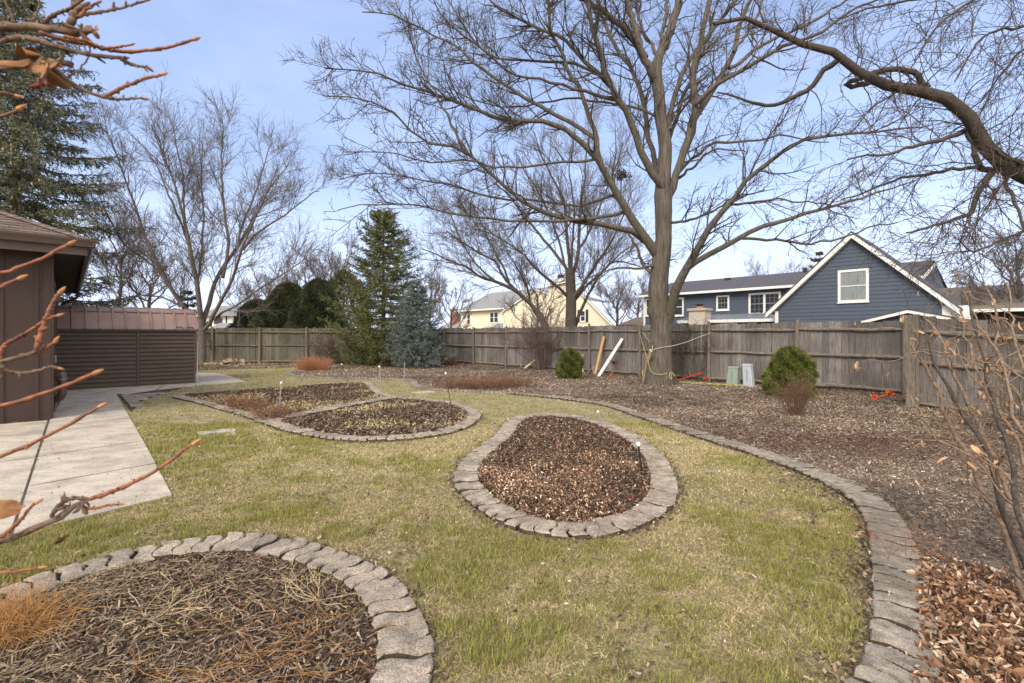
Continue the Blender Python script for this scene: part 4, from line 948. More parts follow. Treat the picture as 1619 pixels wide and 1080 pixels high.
# ---- the big tree
YT = 14.2
tr = empty('big_bare_tree', G(1043, 606), 'largest leafless grey tree, its thick trunk in the mulch with yellow rope round it', 'tree')
TP = [(1043,612),(1043,600),(1043,585),(1044,545),(1044,500),(1041,470),(1042,440),(1045,410),(1049,380),(1049,340),(1048,305),(1050,270),(1052,235),(1048,205),(1044,180),(1042,150),(1038,120),(1037,100)]
TR = [24,19.5,17,15,14.2,15.5,13.5,13,12,12.5,13.5,10.5,10,9.5,9,8.3,8.5,8]
P = np.array([W(x, y, YT) for x, y in TP]); Q, _ = catmull(P, 60); Rr = np.interp(np.linspace(0, 1, 60), np.linspace(0, 1, len(TR)), TR)*YT/F
rr_ = np.random.default_rng(3)
# lumpy bark ridges on the trunk: high-side tube displaced radially
V, Fc = tube_arrays(Q[None], Rr[None], 28)
cen = np.repeat(Q, 28, 0); ang = np.tile(np.arange(28), 60)
ridge = .010*np.sin(ang*2.7+cen[:, 2]*1.3)+.008*np.sin(ang*5.1+cen[:, 2]*3.1)+rr_.normal(size=len(V))*.004
knob = .10*np.exp(-((cen[:, 2]-(EYE+(HY-492)*YT/F))**2/.03))*np.exp(-(((V[:, 0]-cen[:, 0])+.24)**2)/.02)
V = V+norm(V-cen)*(ridge+knob)[:, None]
mesh_obj('trunk', V, [Fc], 'bark_grey', tr, True)
LIMBS = [
 ([(1040,404),(1030,390),(1012,365),(992,335),(975,300),(960,275),(950,258),(940,246),(925,230),(900,209),(859,191),(808,191),(774,182),(737,167),(693,152),(648,139),(611,122),(574,111),(537,111),(515,109)], 9.5,1.0, 0,-1.8,.6),
 ([(950,256),(946,240),(944,218),(929,178),(917,138),(900,115),(885,80),(870,48),(868,10),(860,-30)], 4.6,2.2, -.5,-.7),
 ([(945,222),(926,207),(900,192),(852,167),(808,141),(759,107),(722,74),(693,59),(648,37),(611,22),(574,20)], 4,.9, -.5,1.0),
 ([(1020,380),(1012,370),(987,362),(950,354),(915,350),(852,333),(815,311),(774,274),(737,241),(700,228),(663,219),(626,180),(590,162),(550,152),(512,152)], 6.5,.9, .1,-2.5,.7),
 ([(740,243),(715,200),(697,165),(680,130),(660,100),(650,60),(640,20)], 2.6,.9, -1.8,-2.4),
 ([(989,334),(967,341),(925,346),(880,349),(808,348),(737,341),(693,333),(648,322),(593,322),(537,330)], 3.3,.8, 0,-3.2),
 ([(971,308),(945,318),(919,326),(871,319),(804,315),(759,308),(715,293),(648,282),(593,274),(537,284)], 2.7,.8, -.2,2.2),
 ([(947,250),(920,255),(889,256),(834,263),(782,263),(737,252),(678,256),(611,241),(544,241)], 2.6,.8, -.5,-2.8),
 ([(1058,308),(1045,292),(1027,267),(1012,237),(1002,205),(991,178),(980,165),(964,133),(951,98),(942,62),(933,18),(931,-20),(925,-60)], 7.5,3, 0,-1.6),
 ([(972,158),(944,150),(915,143),(871,130),(834,124),(796,107),(771,85),(737,59),(708,37),(685,0)], 3.2,1.0, -.6,-2.6),
 ([(960,128),(929,102),(900,67),(878,55),(856,48),(819,30),(782,7),(760,-20)], 4,1.6, -.8,-.2),
 ([(975,148),(941,115),(908,100),(871,97),(834,95),(789,93),(759,74),(730,37),(708,0)], 3,1, -.7,1.4),
 ([(1050,300),(1039,272),(1033,245),(1022,200),(1020,173),(1013,145),(1007,125),(996,105),(982,87),(969,67),(958,44),(949,18),(945,-20)], 5,2.6, .2,1.5),
 ([(1035,183),(1011,171),(989,167),(944,160),(900,156),(856,162),(815,170),(774,165),(735,152),(708,137)], 2.4,.8, 0,1.9),
 ([(1037,128),(1031,115),(1018,89),(1002,64),(982,40),(962,24),(940,9),(910,-5),(880,-20)], 7,3.5, 0,-1.2),
 ([(1020,92),(1011,73),(1004,44),(996,18),(991,0),(985,-50)], 6.5,4.5, 0,.4),
 ([(1037,112),(1040,95),(1044,84),(1056,60),(1064,33),(1073,0),(1082,-50)], 8.5,6, 0,.2),
 ([(1044,84),(1049,44),(1055,0),(1058,-40)], 3.6,3, .1,.8),
 ([(1040,88),(1030,72),(1020,58),(1011,33),(1007,9),(1000,-15)], 3.2,2.2, 0,1.2),
 ([(1050,222),(1056,193),(1067,151),(1078,116),(1089,96),(1107,73),(1133,40),(1155,13),(1185,-25)], 5,2.6, 0,1.6),
 ([(1056,225),(1062,207),(1073,178),(1082,145),(1096,120),(1105,100),(1120,60),(1130,20)], 4,1.6, .3,2.4),
 ([(1054,316),(1060,305),(1072,267),(1085,232),(1093,200),(1100,165),(1093,125),(1098,98),(1107,71),(1113,40),(1122,0),(1128,-40)], 7,4.2, 0,-.8),
 ([(1080,245),(1095,208),(1100,185),(1118,156),(1136,131),(1149,104),(1160,80),(1167,44),(1187,0),(1200,-40)], 6,2.8, 0,1.0),
 ([(1100,165),(1115,150),(1127,138),(1147,124),(1180,107),(1211,89),(1242,73),(1260,69),(1290,54),(1344,19),(1385,0),(1420,-20)], 4.6,1.5, -.5,-2.2),
 ([(1152,108),(1170,100),(1198,76),(1230,58),(1260,47),(1300,25),(1350,-10)], 3.2,1.8, .4,1.4),
 ([(1160,82),(1175,60),(1190,40),(1200,20),(1210,-20)], 2.8,2, .4,.9),
 ([(1055,505),(1060,485),(1066,465),(1075,445),(1085,422),(1098,400),(1112,377),(1130,350),(1150,325),(1170,300),(1195,270),(1215,255),(1237,240),(1262,227),(1306,214),(1345,210),(1382,208),(1459,200)], 11.5,1.2, 0,-3.4,.55),
 ([(1087,424),(1092,421),(1112,407),(1150,387),(1175,375),(1200,360),(1225,352),(1262,340),(1300,331),(1345,318),(1400,300),(1450,285)], 5.6,1, -.7,1.2),
 ([(1173,377),(1200,379),(1237,381),(1270,385),(1300,382),(1331,377),(1373,360),(1420,350)], 2.7,1, -.2,-1.8),
 ([(1060,352),(1075,351),(1095,347),(1115,339),(1140,325),(1155,316),(1180,308),(1210,300)], 2.6,1, 0,-1.6),
 ([(1148,328),(1175,322),(1200,320),(1232,314),(1262,320),(1300,322),(1340,330)], 2.4,.9, -1.3,-3.5),
 ([(1068,285),(1075,272),(1090,255),(1110,242),(1125,226),(1162,224),(1205,221),(1235,214),(1275,222),(1310,225)], 3.1,.9, 0,1.9),
 ([(1070,283),(1085,270),(1100,262),(1112,247),(1125,238),(1150,236),(1180,240)], 2.8,.9, .1,-1.4),
 ([(1040,436),(1030,432),(1017,420),(1010,400),(1003,385),(995,370)], 4,1.6, 0,1.4),
 ([(1035,422),(1027,421),(1012,424),(975,425),(955,430),(925,445),(905,470)], 2.6,.8, 0,-1.6),
 ([(1060,205),(1066,180),(1085,158),(1090,150),(1095,140)], 2.2,1, .1,1.0),
]
LP, LR = limbset(LIMBS, YT)
for i in range(len(LP)):
    jit = np.random.default_rng(i).normal(size=LP[i].shape)*.018; jit[0] = 0; LP[i] += jit
    tubes_obj('limb', [(LP[i][None], LR[i][None]*.88, 9)], 'bark_grey', tr)
b1 = grow(LP, LR, 420, (.12,1), (30,65), (.7,2.2), 9, .12, (0,0,.035), .5, .005, .026, (0,0,.35), True, .35, 11, .009)
b1b = grow(LP[:16], LR[:16], 240, (.45,1), (25,60), (.6,1.7), 8, .13, (-.02,0,.02), .5, .005, .024, (0,0,.15), True, .3, 19, .008)
b2 = grow(np.concatenate([b1[0][:, ::1][:, :8], b1b[0]]), np.concatenate([b1[1][:, :8], b1b[1]]), 3600, (.1,1), (30,65), (.25,.85), 6, .17, (0,0,.03), .65, .0045, .012, (0,0,.25), True, .4, 12, .006)
b3 = grow(b2[0], b2[1], 12500, (.1,1), (25,65), (.10,.36), 4, .18, (0,0,.02), .7, .0035, .006, (0,0,.2), True, .2, 13, .0045)
tubes_obj('branches', [(b1[0], b1[1], 5), (b1b[0], b1b[1], 5), (b2[0], b2[1], 3)], 'bark_dark', tr)
o = tubes_obj('twigs', [(b3[0], b3[1], 3)], 'bark_twig', tr); o['kind'] = 'stuff'
# squirrel nest of dead leaves high in the fork
r = np.random.default_rng(8); c = W(985, 279, 14.4); n = 130; q = c+r.normal(size=(n, 3))*np.array([.11,.09,.06])
V, Fc = chips(q[:, 0], q[:, 1], q[:, 2], np.full(n, .09), np.full(n, .06), .9, r, .3)
tag(mesh_obj('leaf_nest', V, [Fc], 'bark_twig'), 'small clump of dead leaves lodged in the branches left of the big trunk', 'nest', None, 'stuff')

# ---- the limb reaching in from the right
YO = 7.6
ot = empty('overhanging_tree', (10.6, 7.4, 0), 'neighbouring tree whose thick crooked limb reaches in from the right edge of the sky', 'tree')
tp = np.array([[10.6,7.4,-.1],[10.55,7.4,1.2],[10.45,7.4,2.6],[10.5,7.4,4.5],[10.7,7.3,7],[10.6,7.2,9.5]])
tubes_obj('trunk', [(catmull(tp, 14)[0][None], np.linspace(.34,.14,14)[None], 14)], 'bark_leanlimb', ot)
OL = [
 ([(1870,330),(1760,320),(1680,296),(1619,276),(1585,258),(1554,226),(1535,191),(1516,168),(1478,149),(1440,141),(1401,136),(1363,119),(1333,92),(1298,76),(1260,65),(1229,52),(1199,34),(1172,28),(1153,26),(1130,36)], 17,2.6, -.1,-.6,.9),
 ([(1590,264),(1573,270),(1560,268),(1547,262),(1541,245),(1539,229),(1533,216),(1528,208)], 5,3.4, 0,.2),
 ([(1573,268),(1560,284),(1551,298),(1535,336),(1515,345),(1493,352),(1455,362),(1432,370)], 5,1.2, 0,-.8),
 ([(1581,262),(1590,285),(1596,302),(1606,322),(1614,345),(1625,380)], 3.4,1.4, 0,-1.0),
 ([(1530,203),(1515,212),(1497,218),(1475,224),(1451,229),(1425,237),(1401,245),(1370,247),(1343,250)], 4,1.2, 0,-1.2),
 ([(1378,130),(1365,134),(1350,137),(1336,134),(1345,128),(1365,122),(1386,113),(1403,110),(1421,109),(1443,115),(1455,127),(1465,140)], 3.4,4.5, -.2,-.25),
 ([(1327,93),(1318,98),(1310,106),(1302,111),(1294,125),(1283,138),(1268,148),(1252,155),(1233,163),(1214,166),(1183,161),(1155,150),(1134,145)], 4.6,1.2, 0,.7),
 ([(1549,264),(1520,266),(1490,270),(1459,275),(1420,283),(1390,295),(1363,306),(1330,316)], 3,1, 0,.9),
 ([(1619,258),(1605,254),(1590,250),(1575,240),(1560,232)], 4,1.2, -.3,-.9),
 ([(1690,20),(1660,35),(1619,42),(1580,48),(1550,62),(1525,100),(1510,130)], 2.8,1, 0,-.5),
 ([(1720,120),(1670,108),(1640,98),(1619,78),(1590,110),(1560,150),(1540,170)], 2.6,1, -.2,.9),
 ([(1700,-60),(1640,-40),(1560,-25),(1480,-8),(1420,4),(1370,14),(1330,30)], 3.6,1, 0,.5),
 ([(1720,-70),(1660,-50),(1600,-30),(1540,0),(1500,25),(1470,60),(1450,95)], 3,1, -.4,-1.2),
 ([(1700,300),(1660,330),(1630,360),(1600,372),(1570,385),(1540,398),(1519,380)], 3.2,1, -.2,-1.0),
]
OP, OR_ = limbset(OL, YO)
for i in range(len(OP)):
    jit = np.random.default_rng(i+70).normal(size=OP[i].shape)*.010; jit[0] = 0; OP[i] += jit
    tubes_obj('limb', [(OP[i][None], OR_[i][None], 12)], 'bark_leanlimb', ot)
c1 = grow(OP, OR_*.55, 300, (.15,1), (35,85), (.5,1.7), 9, .16, (-.01,0,-.03), .55, .0035, .010, (0,0,-.1), True, .3, 21, .005)
c2 = grow(c1[0], c1[1], 2300, (.1,1), (25,65), (.15,.6), 6, .17, (0,0,-.035), .7, .0025, .005, (0,0,-.1), True, .3, 22, .0032)
c3 = grow(c2[0], c2[1], 5200, (.1,1), (25,60), (.05,.20), 4, .2, (0,0,-.01), .7, .0016, .003, (0,0,0), True, .2, 23, .0022)
tubes_obj('branches', [(c1[0], c1[1], 5), (c2[0], c2[1], 3)], 'bark_twig', ot)
o = tubes_obj('twigs', [(c3[0], c3[1], 3)], 'bark_twig', ot); o['kind'] = 'stuff'
r = np.random.default_rng(5); i = r.integers(len(c3[0]), size=3600); q = c3[0][i, -1]
V, Fc = chips(q[:, 0], q[:, 1], q[:, 2], np.full(len(q), .022), np.full(len(q), .012), .8, r, .3)
o = mesh_obj('buds', V, [Fc], 'bark_twig', ot); o['kind'] = 'stuff'

TS = .64
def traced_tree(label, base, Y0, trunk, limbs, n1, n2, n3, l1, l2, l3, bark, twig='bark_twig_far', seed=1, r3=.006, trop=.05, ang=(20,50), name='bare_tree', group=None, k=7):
    t = empty(name, base, label, 'tree', group)
    P, R = traced(trunk, Y0); R = R*.9; tubes_obj('trunk', [(P[None], R[None], 12)], bark, t)
    LP, LR = limbset(limbs, Y0); LR = LR*TS; rg = np.random.default_rng(seed)
    LP = LP+rg.normal(size=LP.shape)*np.array([.015,.015,.015])*(np.arange(18) > 0)[None, :, None]
    a = grow(LP, LR, n1, (.15,1), ang, l1, 8, .07, (0,0,trop), .5, .007, .022, (0,0,.3), True, .35, seed, .009)
    b = grow(a[0], a[1], n2, (.1,1), ang, l2, 6, .09, (0,0,trop), .65, .0055, .010, (0,0,.2), True, .35, seed+1, .006)
    c = grow(b[0], b[1], n3, (.1,1), ang, l3, 4, .10, (0,0,trop*.6), .7, r3*.62, .005, (0,0,.2), True, .2, seed+2, r3)
    tubes_obj('limbs', [(LP, LR, k)], bark, t)
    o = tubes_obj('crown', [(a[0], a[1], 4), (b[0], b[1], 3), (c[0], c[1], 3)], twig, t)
    return t
# ---- tree behind the fence, left of the big one
traced_tree('dark leafless tree right behind the fence with ascending limbs, in front of the cream house', G(903,576)*[1,1,0]+[0,0,0], 26,
 ([(903,590),(902,560),(902,518),(903,480),(902,445),(901,425)], 11,8.5, 0,0),
 [([(898,470),(892,463),(867,441),(845,422),(826,400),(807,388),(776,369),(750,362)], 4.2,1, 0,-2),
  ([(902,440),(896,425),(877,400),(851,369),(826,337),(801,306),(775,280)], 4.5,1, 0,1.5),
  ([(902,435),(900,400),(896,369),(892,322),(870,274),(855,243),(845,210)], 5,1, 0,-1.5),
  ([(903,440),(914,400),(917,337),(924,290),(927,243),(935,200)], 5,1, 0,1.5),
  ([(906,470),(914,463),(928,440),(940,422),(965,385),(984,344),(1000,300)], 5,1, 0,-1.2),
  ([(908,476),(925,455),(949,432),(970,412),(990,394),(1021,380)], 3.6,1, 0,2),
  ([(908,520),(917,495),(933,460),(952,432),(974,413),(1018,424)], 4.6,1.2, .3,-1.5),
  ([(902,430),(905,380),(908,330),(900,270),(905,220)], 3.5,1, 0,3),
  ([(892,415),(880,370),(860,320),(830,270),(815,240)], 3,1, .5,3),
  ([(912,400),(935,360),(955,310),(975,260),(985,225)], 3,1, .3,3)],
 170, 1700, 7500, (1.5,3.8), (.7,1.8), (.3,.9), 'bark_dark', 'bark_twig_far', 31, .0075, .06)
# ---- leaning tree beside it
traced_tree('bare tree leaning far to the left out from behind the small shrub by the fence', np.array([1.1,24,0.]), 24,
 ([(872,590),(868,540),(862,515),(850,495),(845,488)], 8,6, 0,0),
 [([(845,488),(820,463),(788,447),(760,438),(738,422),(713,413),(690,402),(669,394)], 5.5,1, 0,-1),
  ([(822,465),(798,441),(782,413),(757,400),(729,381),(705,365)], 4,1, 0,1.5),
  ([(806,452),(795,420),(775,385),(760,350),(745,320)], 3,1, 0,.5),
  ([(788,447),(760,425),(730,385),(715,345),(705,325)], 2.6,1, .5,2.2),
  ([(840,485),(832,450),(815,420),(800,395)], 3,1, .5,-1)],
 90, 800, 3400, (1.0,2.6), (.5,1.4), (.2,.7), 'bark_dark', 'bark_twig_far', 41, .0065, .03, (20,55))
# ---- maple behind the shed
traced_tree('spreading grey maple rising from behind the right end of the shed', G(320,577), 24,
 ([(320,580),(320,560),(319,535),(318,515),(318,505)], 5.5,6.5, 0,0),
 [([(318,512),(315,485),(313,458),(302,402),(291,347),(276,291),(255,240),(239,196)], 6.5,.9, 0,-1.5),
  ([(293,355),(290,310),(289,273),(282,245),(276,217),(272,195)], 3,.9, 0,.5),
  ([(319,515),(328,490),(343,439),(368,402),(387,373),(405,340),(424,302),(440,280),(457,261)], 6,.9, 0,1.5),
  ([(322,522),(335,505),(357,461),(372,430),(380,402),(400,350),(425,300),(440,262)], 5,.9, 0,-2),
  ([(322,545),(300,500),(291,487),(275,463),(261,439),(235,387),(213,328),(187,254),(168,210)], 6,.9, .5,-1),
  ([(352,440),(361,387),(354,328),(350,254),(354,202),(352,190)], 4.4,.9, 0,.5),
  ([(340,505),(350,495),(380,480),(409,458),(446,435),(483,410)], 3,.9, 0,-1),
  ([(385,395),(400,375),(417,361),(457,335),(490,308),(505,302)], 3,.9, .5,-.5),
  ([(303,410),(298,387),(285,350),(272,321),(243,254),(209,213)], 3.4,.9, 0,-2.5),
  ([(375,395),(380,365),(402,310),(412,280),(424,240),(432,225)], 3,.9, 0,3),
  ([(312,460),(318,400),(322,340),(318,280),(320,225)], 3.2,.9, .2,3),
  ([(262,440),(230,410),(200,390),(175,350),(160,320)], 2.8,.9, 0,2),
  ([(290,486),(255,470),(220,465),(190,440)], 2.4,.9, 0,1)],
 230, 2400, 11000, (1.2,3.4), (.5,1.6), (.25,.8), 'bark_maple', 'bark_twig_far', 51, .0065, .035, (22,52))

# ---- free standing background trees
def bgtree(label, x, y, h, sp, seed, n=(9,70,500,2200), r0=.2, clear=.3, group='bare trees in the neighbouring gardens', bark='bark_dark', name='bare_tree', trop=.05):
    rg = np.random.default_rng(seed); t = empty(name, (x, y, 0), label, 'tree', group)
    TPz = np.linspace(0, h*.62, 8); P = np.stack([x+np.cumsum(rg.normal(size=8)*h*.006), y+0*TPz, TPz], 1); R = np.linspace(r0, r0*.5, 8)
    tubes_obj('trunk', [(P[None], R[None], 8)], bark, t)
    k = n[0]; s = np.linspace(clear/.62, 1, k); base = np.stack([np.interp(s, np.linspace(0,1,8), P[:, i]) for i in range(3)], 1)
    az = np.arange(k)*2.4+rg.random(k); L = []; RR = []
    for i in range(k):
        out = sp/2*(1-.55*s[i]); D = np.array([math.cos(az[i])*out, math.sin(az[i])*out, h*(.32+.1*rg.random())]); q = []
        for t_ in np.linspace(0, 1, 10): q.append(base[i]+D*[t_**.85, t_**.85, t_**1.15]+rg.normal(size=3)*h*.008*(t_ > 0))
        L.append(q); RR.append(np.linspace(r0*.42, .02, 10))
    L = np.array(L); RR = np.array(RR); f = h/9
    a = grow(L, RR, n[1], (.15,1), (20,50), (.9*f,2.4*f), 7, .12, (0,0,trop), .5, .010, .035, (0,0,.3), True, .3, seed, .013)
    b = grow(a[0], a[1], n[2], (.1,1), (20,50), (.5*f,1.2*f), 5, .14, (0,0,trop), .65, .008, .014, (0,0,.2), True, .3, seed+1, .009)
    c = grow(b[0], b[1], n[3], (.1,1), (20,50), (.25*f,.7*f), 3, .14, (0,0,.03), .7, .0065, .008, (0,0,.2), True, .2, seed+2, .0065)
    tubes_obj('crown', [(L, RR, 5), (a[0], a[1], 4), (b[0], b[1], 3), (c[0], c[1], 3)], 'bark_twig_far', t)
def at(px, Y): return (px-CX)*Y/F
bgtree('bare round crowned tree behind the dark hedge, just left of the tall spruce', at(527,42), 42, 9.4, 6.5, 101, r0=.24)
bgtree('bare tree above the middle of the dark hedge', at(478,46), 46, 9.8, 8, 102)
bgtree('leafless tree between the maple and the hedge', at(425,52), 52, 9.0, 9, 103)
bgtree('bare tree at the left behind the maple, over the shed roof', at(235,42), 42, 9.5, 10, 104)
bgtree('thin bare tree beside the big left spruce', at(185,36), 36, 11.5, 8, 105, r0=.15)
bgtree('small bare tree beside the blue spruce in front of the brick chimney', at(712,34), 34, 5.2, 4.2, 106, (7,50,300,1000), .1)
bgtree('slender bare tree behind the blue spruce', at(680,40), 40, 7.2, 5, 107, (8,60,380,1500), .12)
bgtree('twiggy young tree in front of the cream house', at(846,30), 30, 6.4, 4.6, 108, (10,60,380,1400), .07, .15)
bgtree('bare tree right of the cream gable', at(975,50), 50, 7.8, 6, 109)
bgtree('bare tree at the left corner of the blue house', at(1008,58), 58, 8.4, 8, 110)
bgtree('round bare crown beyond the long roof of the blue house', at(1222,62), 62, 11.2, 13, 111, (12,90,650,2600), .2, .35)
bgtree('dense bare tree at the right edge above the brown roof', at(1612,26), 26, 7.0, 6.5, 112, (14,120,900,4000), .16, .2)
bgtree('bare tree behind the brown roof at the far right', at(1545,50), 50, 6.8, 8, 113)
bgtree('bare tree far away between hedge and maple trunks', at(392,60), 60, 8, 9, 114)

# ================================================================== EVERGREENS
def conifer(label, x, y, h, rad, seed, col, col2, nb=110, nbr=22, nl=12, needle=(.06,.012), droop=-.25, rise=.25, bare=.04, name='spruce', pw=.5, hang=0.0, cones=False, irregular=.15, sub=3, tilt=0., blen=.36):
    """whorled boughs, each a flat frond of branchlets that carry the needles; the gaps between the boughs stay open"""
    rg = np.random.default_rng(seed); t = empty(name, (x, y, 0), label, 'tree')
    P = np.array([[x+tilt*z, y, z] for z in np.linspace(0, h, 10)]); R = np.linspace(h*.015+.04, .012, 10)
    tubes_obj('trunk', [(P[None], R[None], 9)], 'spruce_bark', t)
    nw = max(5, nb//6); f = np.repeat(np.linspace(bare, .985, nw), 6)+rg.normal(size=nw*6)*.006; nb = nw*6
    az = np.arange(nb)*2.0944/2+np.repeat(rg.random(nw)*3, 6)+rg.normal(size=nb)*.22; f = np.clip(f, bare*.5, .995)
    L = np.maximum(.10, rad*(1-f)**pw*(1+rg.normal(size=nb)*irregular)); M = 8; s = np.linspace(0, 1, M)
    out = np.stack([np.cos(az), np.sin(az), 0*az], 1); up = (droop*(1-f)**.7+.30*f**3)[:, None]
    Q = np.empty((nb, M, 3)); Q[:, :, :2] = np.array([x, y])+out[:, None, :2]*(L[:, None]*s)[:, :, None]; Q[:, :, 0] += tilt*h*f[:, None]
    Q[:, :, 2] = np.maximum((f*h)[:, None]+L[:, None]*(up*s*(1-.2*s)+rise*(1-.6*f[:, None])*s**2.4), .06)
    BR = (.006+.011*L[:, None]*(1-s))
    k = nbr; sp = np.tile(.10+.90*(np.arange(k)+.5)/k, (nb, 1)); side = np.where(np.arange(k) % 2, 1., -1.)[None]*np.ones((nb, 1))
    fi = sp*(M-1); i0 = np.minimum(fi.astype(int), M-2); w = (fi-i0)[..., None]; I = np.arange(nb)[:, None]
    p0 = Q[I, i0]*(1-w)+Q[I, i0+1]*w; T = norm(Q[I, i0+1]-Q[I, i0]); S = norm(np.cross(T, np.broadcast_to(ZV, T.shape)))*side[..., None]
    D = norm(T*.75+S*(.85+.2*rg.normal(size=(nb, k)))[..., None]+rg.normal(size=(nb, k, 3))*.16); bl = L[:, None]*blen*(1.12-sp)**.7*(.7+.5*rg.random((nb, k)))+.07
    m = 5; B = np.empty((nb, k, m, 3)); B[:, :, 0] = p0
    for j in range(1, m): D = norm(D+np.array([0, 0, -hang*(1 if j > 1 else .5)])+rg.normal(size=D.shape)*.05); B[:, :, j] = B[:, :, j-1]+D*(bl/(m-1))[..., None]
    B = B.reshape(-1, m, 3); BRr = np.tile(np.linspace(.006,.003,m)[None], (len(B), 1))
    G2 = grow(B, BRr, len(B)*sub, (.15,1), (30,60), (.10*rad**.5,.20*rad**.5), 4, .08, (0,0,-.02-hang*.5), .6, .0025, .004, (0,0,-.2*(hang > 0)), True, .4, seed+1, .003)
    tubes_obj('boughs', [(Q, BR, 5), (B, BRr, 3)], 'spruce_bark', t)
    Vs, Cs = [], []
    for A, q_, jit in ((B, nl, .9), (G2[0], nl, 1.0), (Q[:, 4:], nl*2, 1.0)):
        mm = A.shape[1]-1; seg = rg.integers(0, mm, size=(len(A), q_)); w = rg.random((len(A), q_)); ii = np.arange(len(A))[:, None]
        p = (A[ii, seg]*(1-w[..., None])+A[ii, seg+1]*w[..., None]).reshape(-1, 3); T = norm(A[ii, seg+1]-A[ii, seg]).reshape(-1, 3); n = len(p)
        tone = np.clip(np.repeat(rg.random(len(A)), q_)*.7+.3*((seg+w)/mm).ravel(), 0, 1)[:, None]
        d = norm(T*.8+rg.normal(size=(n, 3))*.5+np.array([0,0,.1])); sd = norm(np.cross(d, rg.normal(size=(n, 3))))
        ln = needle[0]*(.6+.8*rg.random(n))[:, None]; wd = needle[1]*(.7+.6*rg.random(n))[:, None]
        Vs.append(np.stack([p-sd*wd, p+sd*wd, p+d*ln], 1).reshape(-1, 3)); c = (np.array(col)*(1-tone)+np.array(col2)*tone)*(1+rg.normal(size=(n, 1))*.15); Cs.append(np.repeat(np.clip(c, .004, .9), 3, 0))
    V = np.concatenate(Vs); mesh_obj('needles', V, [np.arange(len(V)).reshape(-1, 3)], 'needle', t, False, np.concatenate(Cs))
    if cones:
        m_ = B[rg.random(len(B)) < cones]; m_ = m_[m_[:, -1, 2] > h*.4]; kk = len(m_); q = m_[:, -1]
        CP = np.stack([q, q-[0,0,.07], q-[0,0,.14]], 1); o = tubes_obj('cones', [(CP, np.tile([[.012,.028,.010]], (kk, 1)), 5)], 'new_wood', t); o['kind'] = 'stuff'
    return t
def top(py, Y): return EYE+(HY-py)*Y/F
GR1, GR2 = (.062,.078,.030), (.21,.22,.075)
conifer('tall green spruce standing left of the blue spruce at the fence corner', at(606,23.5), 23.5, top(336,23.5), 2.75, 201, GR1, GR2, 168, 24, 11, (.062,.014), -.30, .42, .03, pw=.52, irregular=.17)
conifer('small silvery blue spruce right of the tall green one', at(659,21.6), 21.6, top(447,21.6), 1.42, 202, (.07,.095,.088), (.25,.305,.295), 120, 18, 9, (.045,.010), -.05, .25, .01, name='blue_spruce', pw=.62, irregular=.14, blen=.45)
conifer('huge old spruce towering behind the brown house at the left edge', at(25,22), 22, 16.5, 4.7, 203, (.085,.095,.060), (.29,.295,.19), 162, 40, 12, (.085,.020), -.42, .30, .08, pw=.36, hang=.16, cones=.05, irregular=.16, sub=4, blen=.30)
conifer('second old spruce crowding the big one at the far left', at(-70,24), 24, 15, 3.8, 204, (.08,.10,.07), (.24,.27,.19), 84, 26, 8, (.10,.024), -.42, .3, .08, pw=.4, hang=.16, sub=3, blen=.30)
conifer('slim dark evergreen tip behind the blue gable roof', at(1296,52), 52, top(400,52), 2.6, 205, (.05,.06,.025), (.15,.16,.06), 60, 10, 6, (.16,.04), .3, .3, .3, name='evergreen_tree', sub=2)
conifer('small dark evergreen behind the shed roof by the maple', at(297,34), 34, top(462,34), 1.7, 206, (.045,.055,.035), (.10,.12,.07), 60, 10, 6, (.12,.03), -.1, .3, .05, name='evergreen_tree', sub=2)

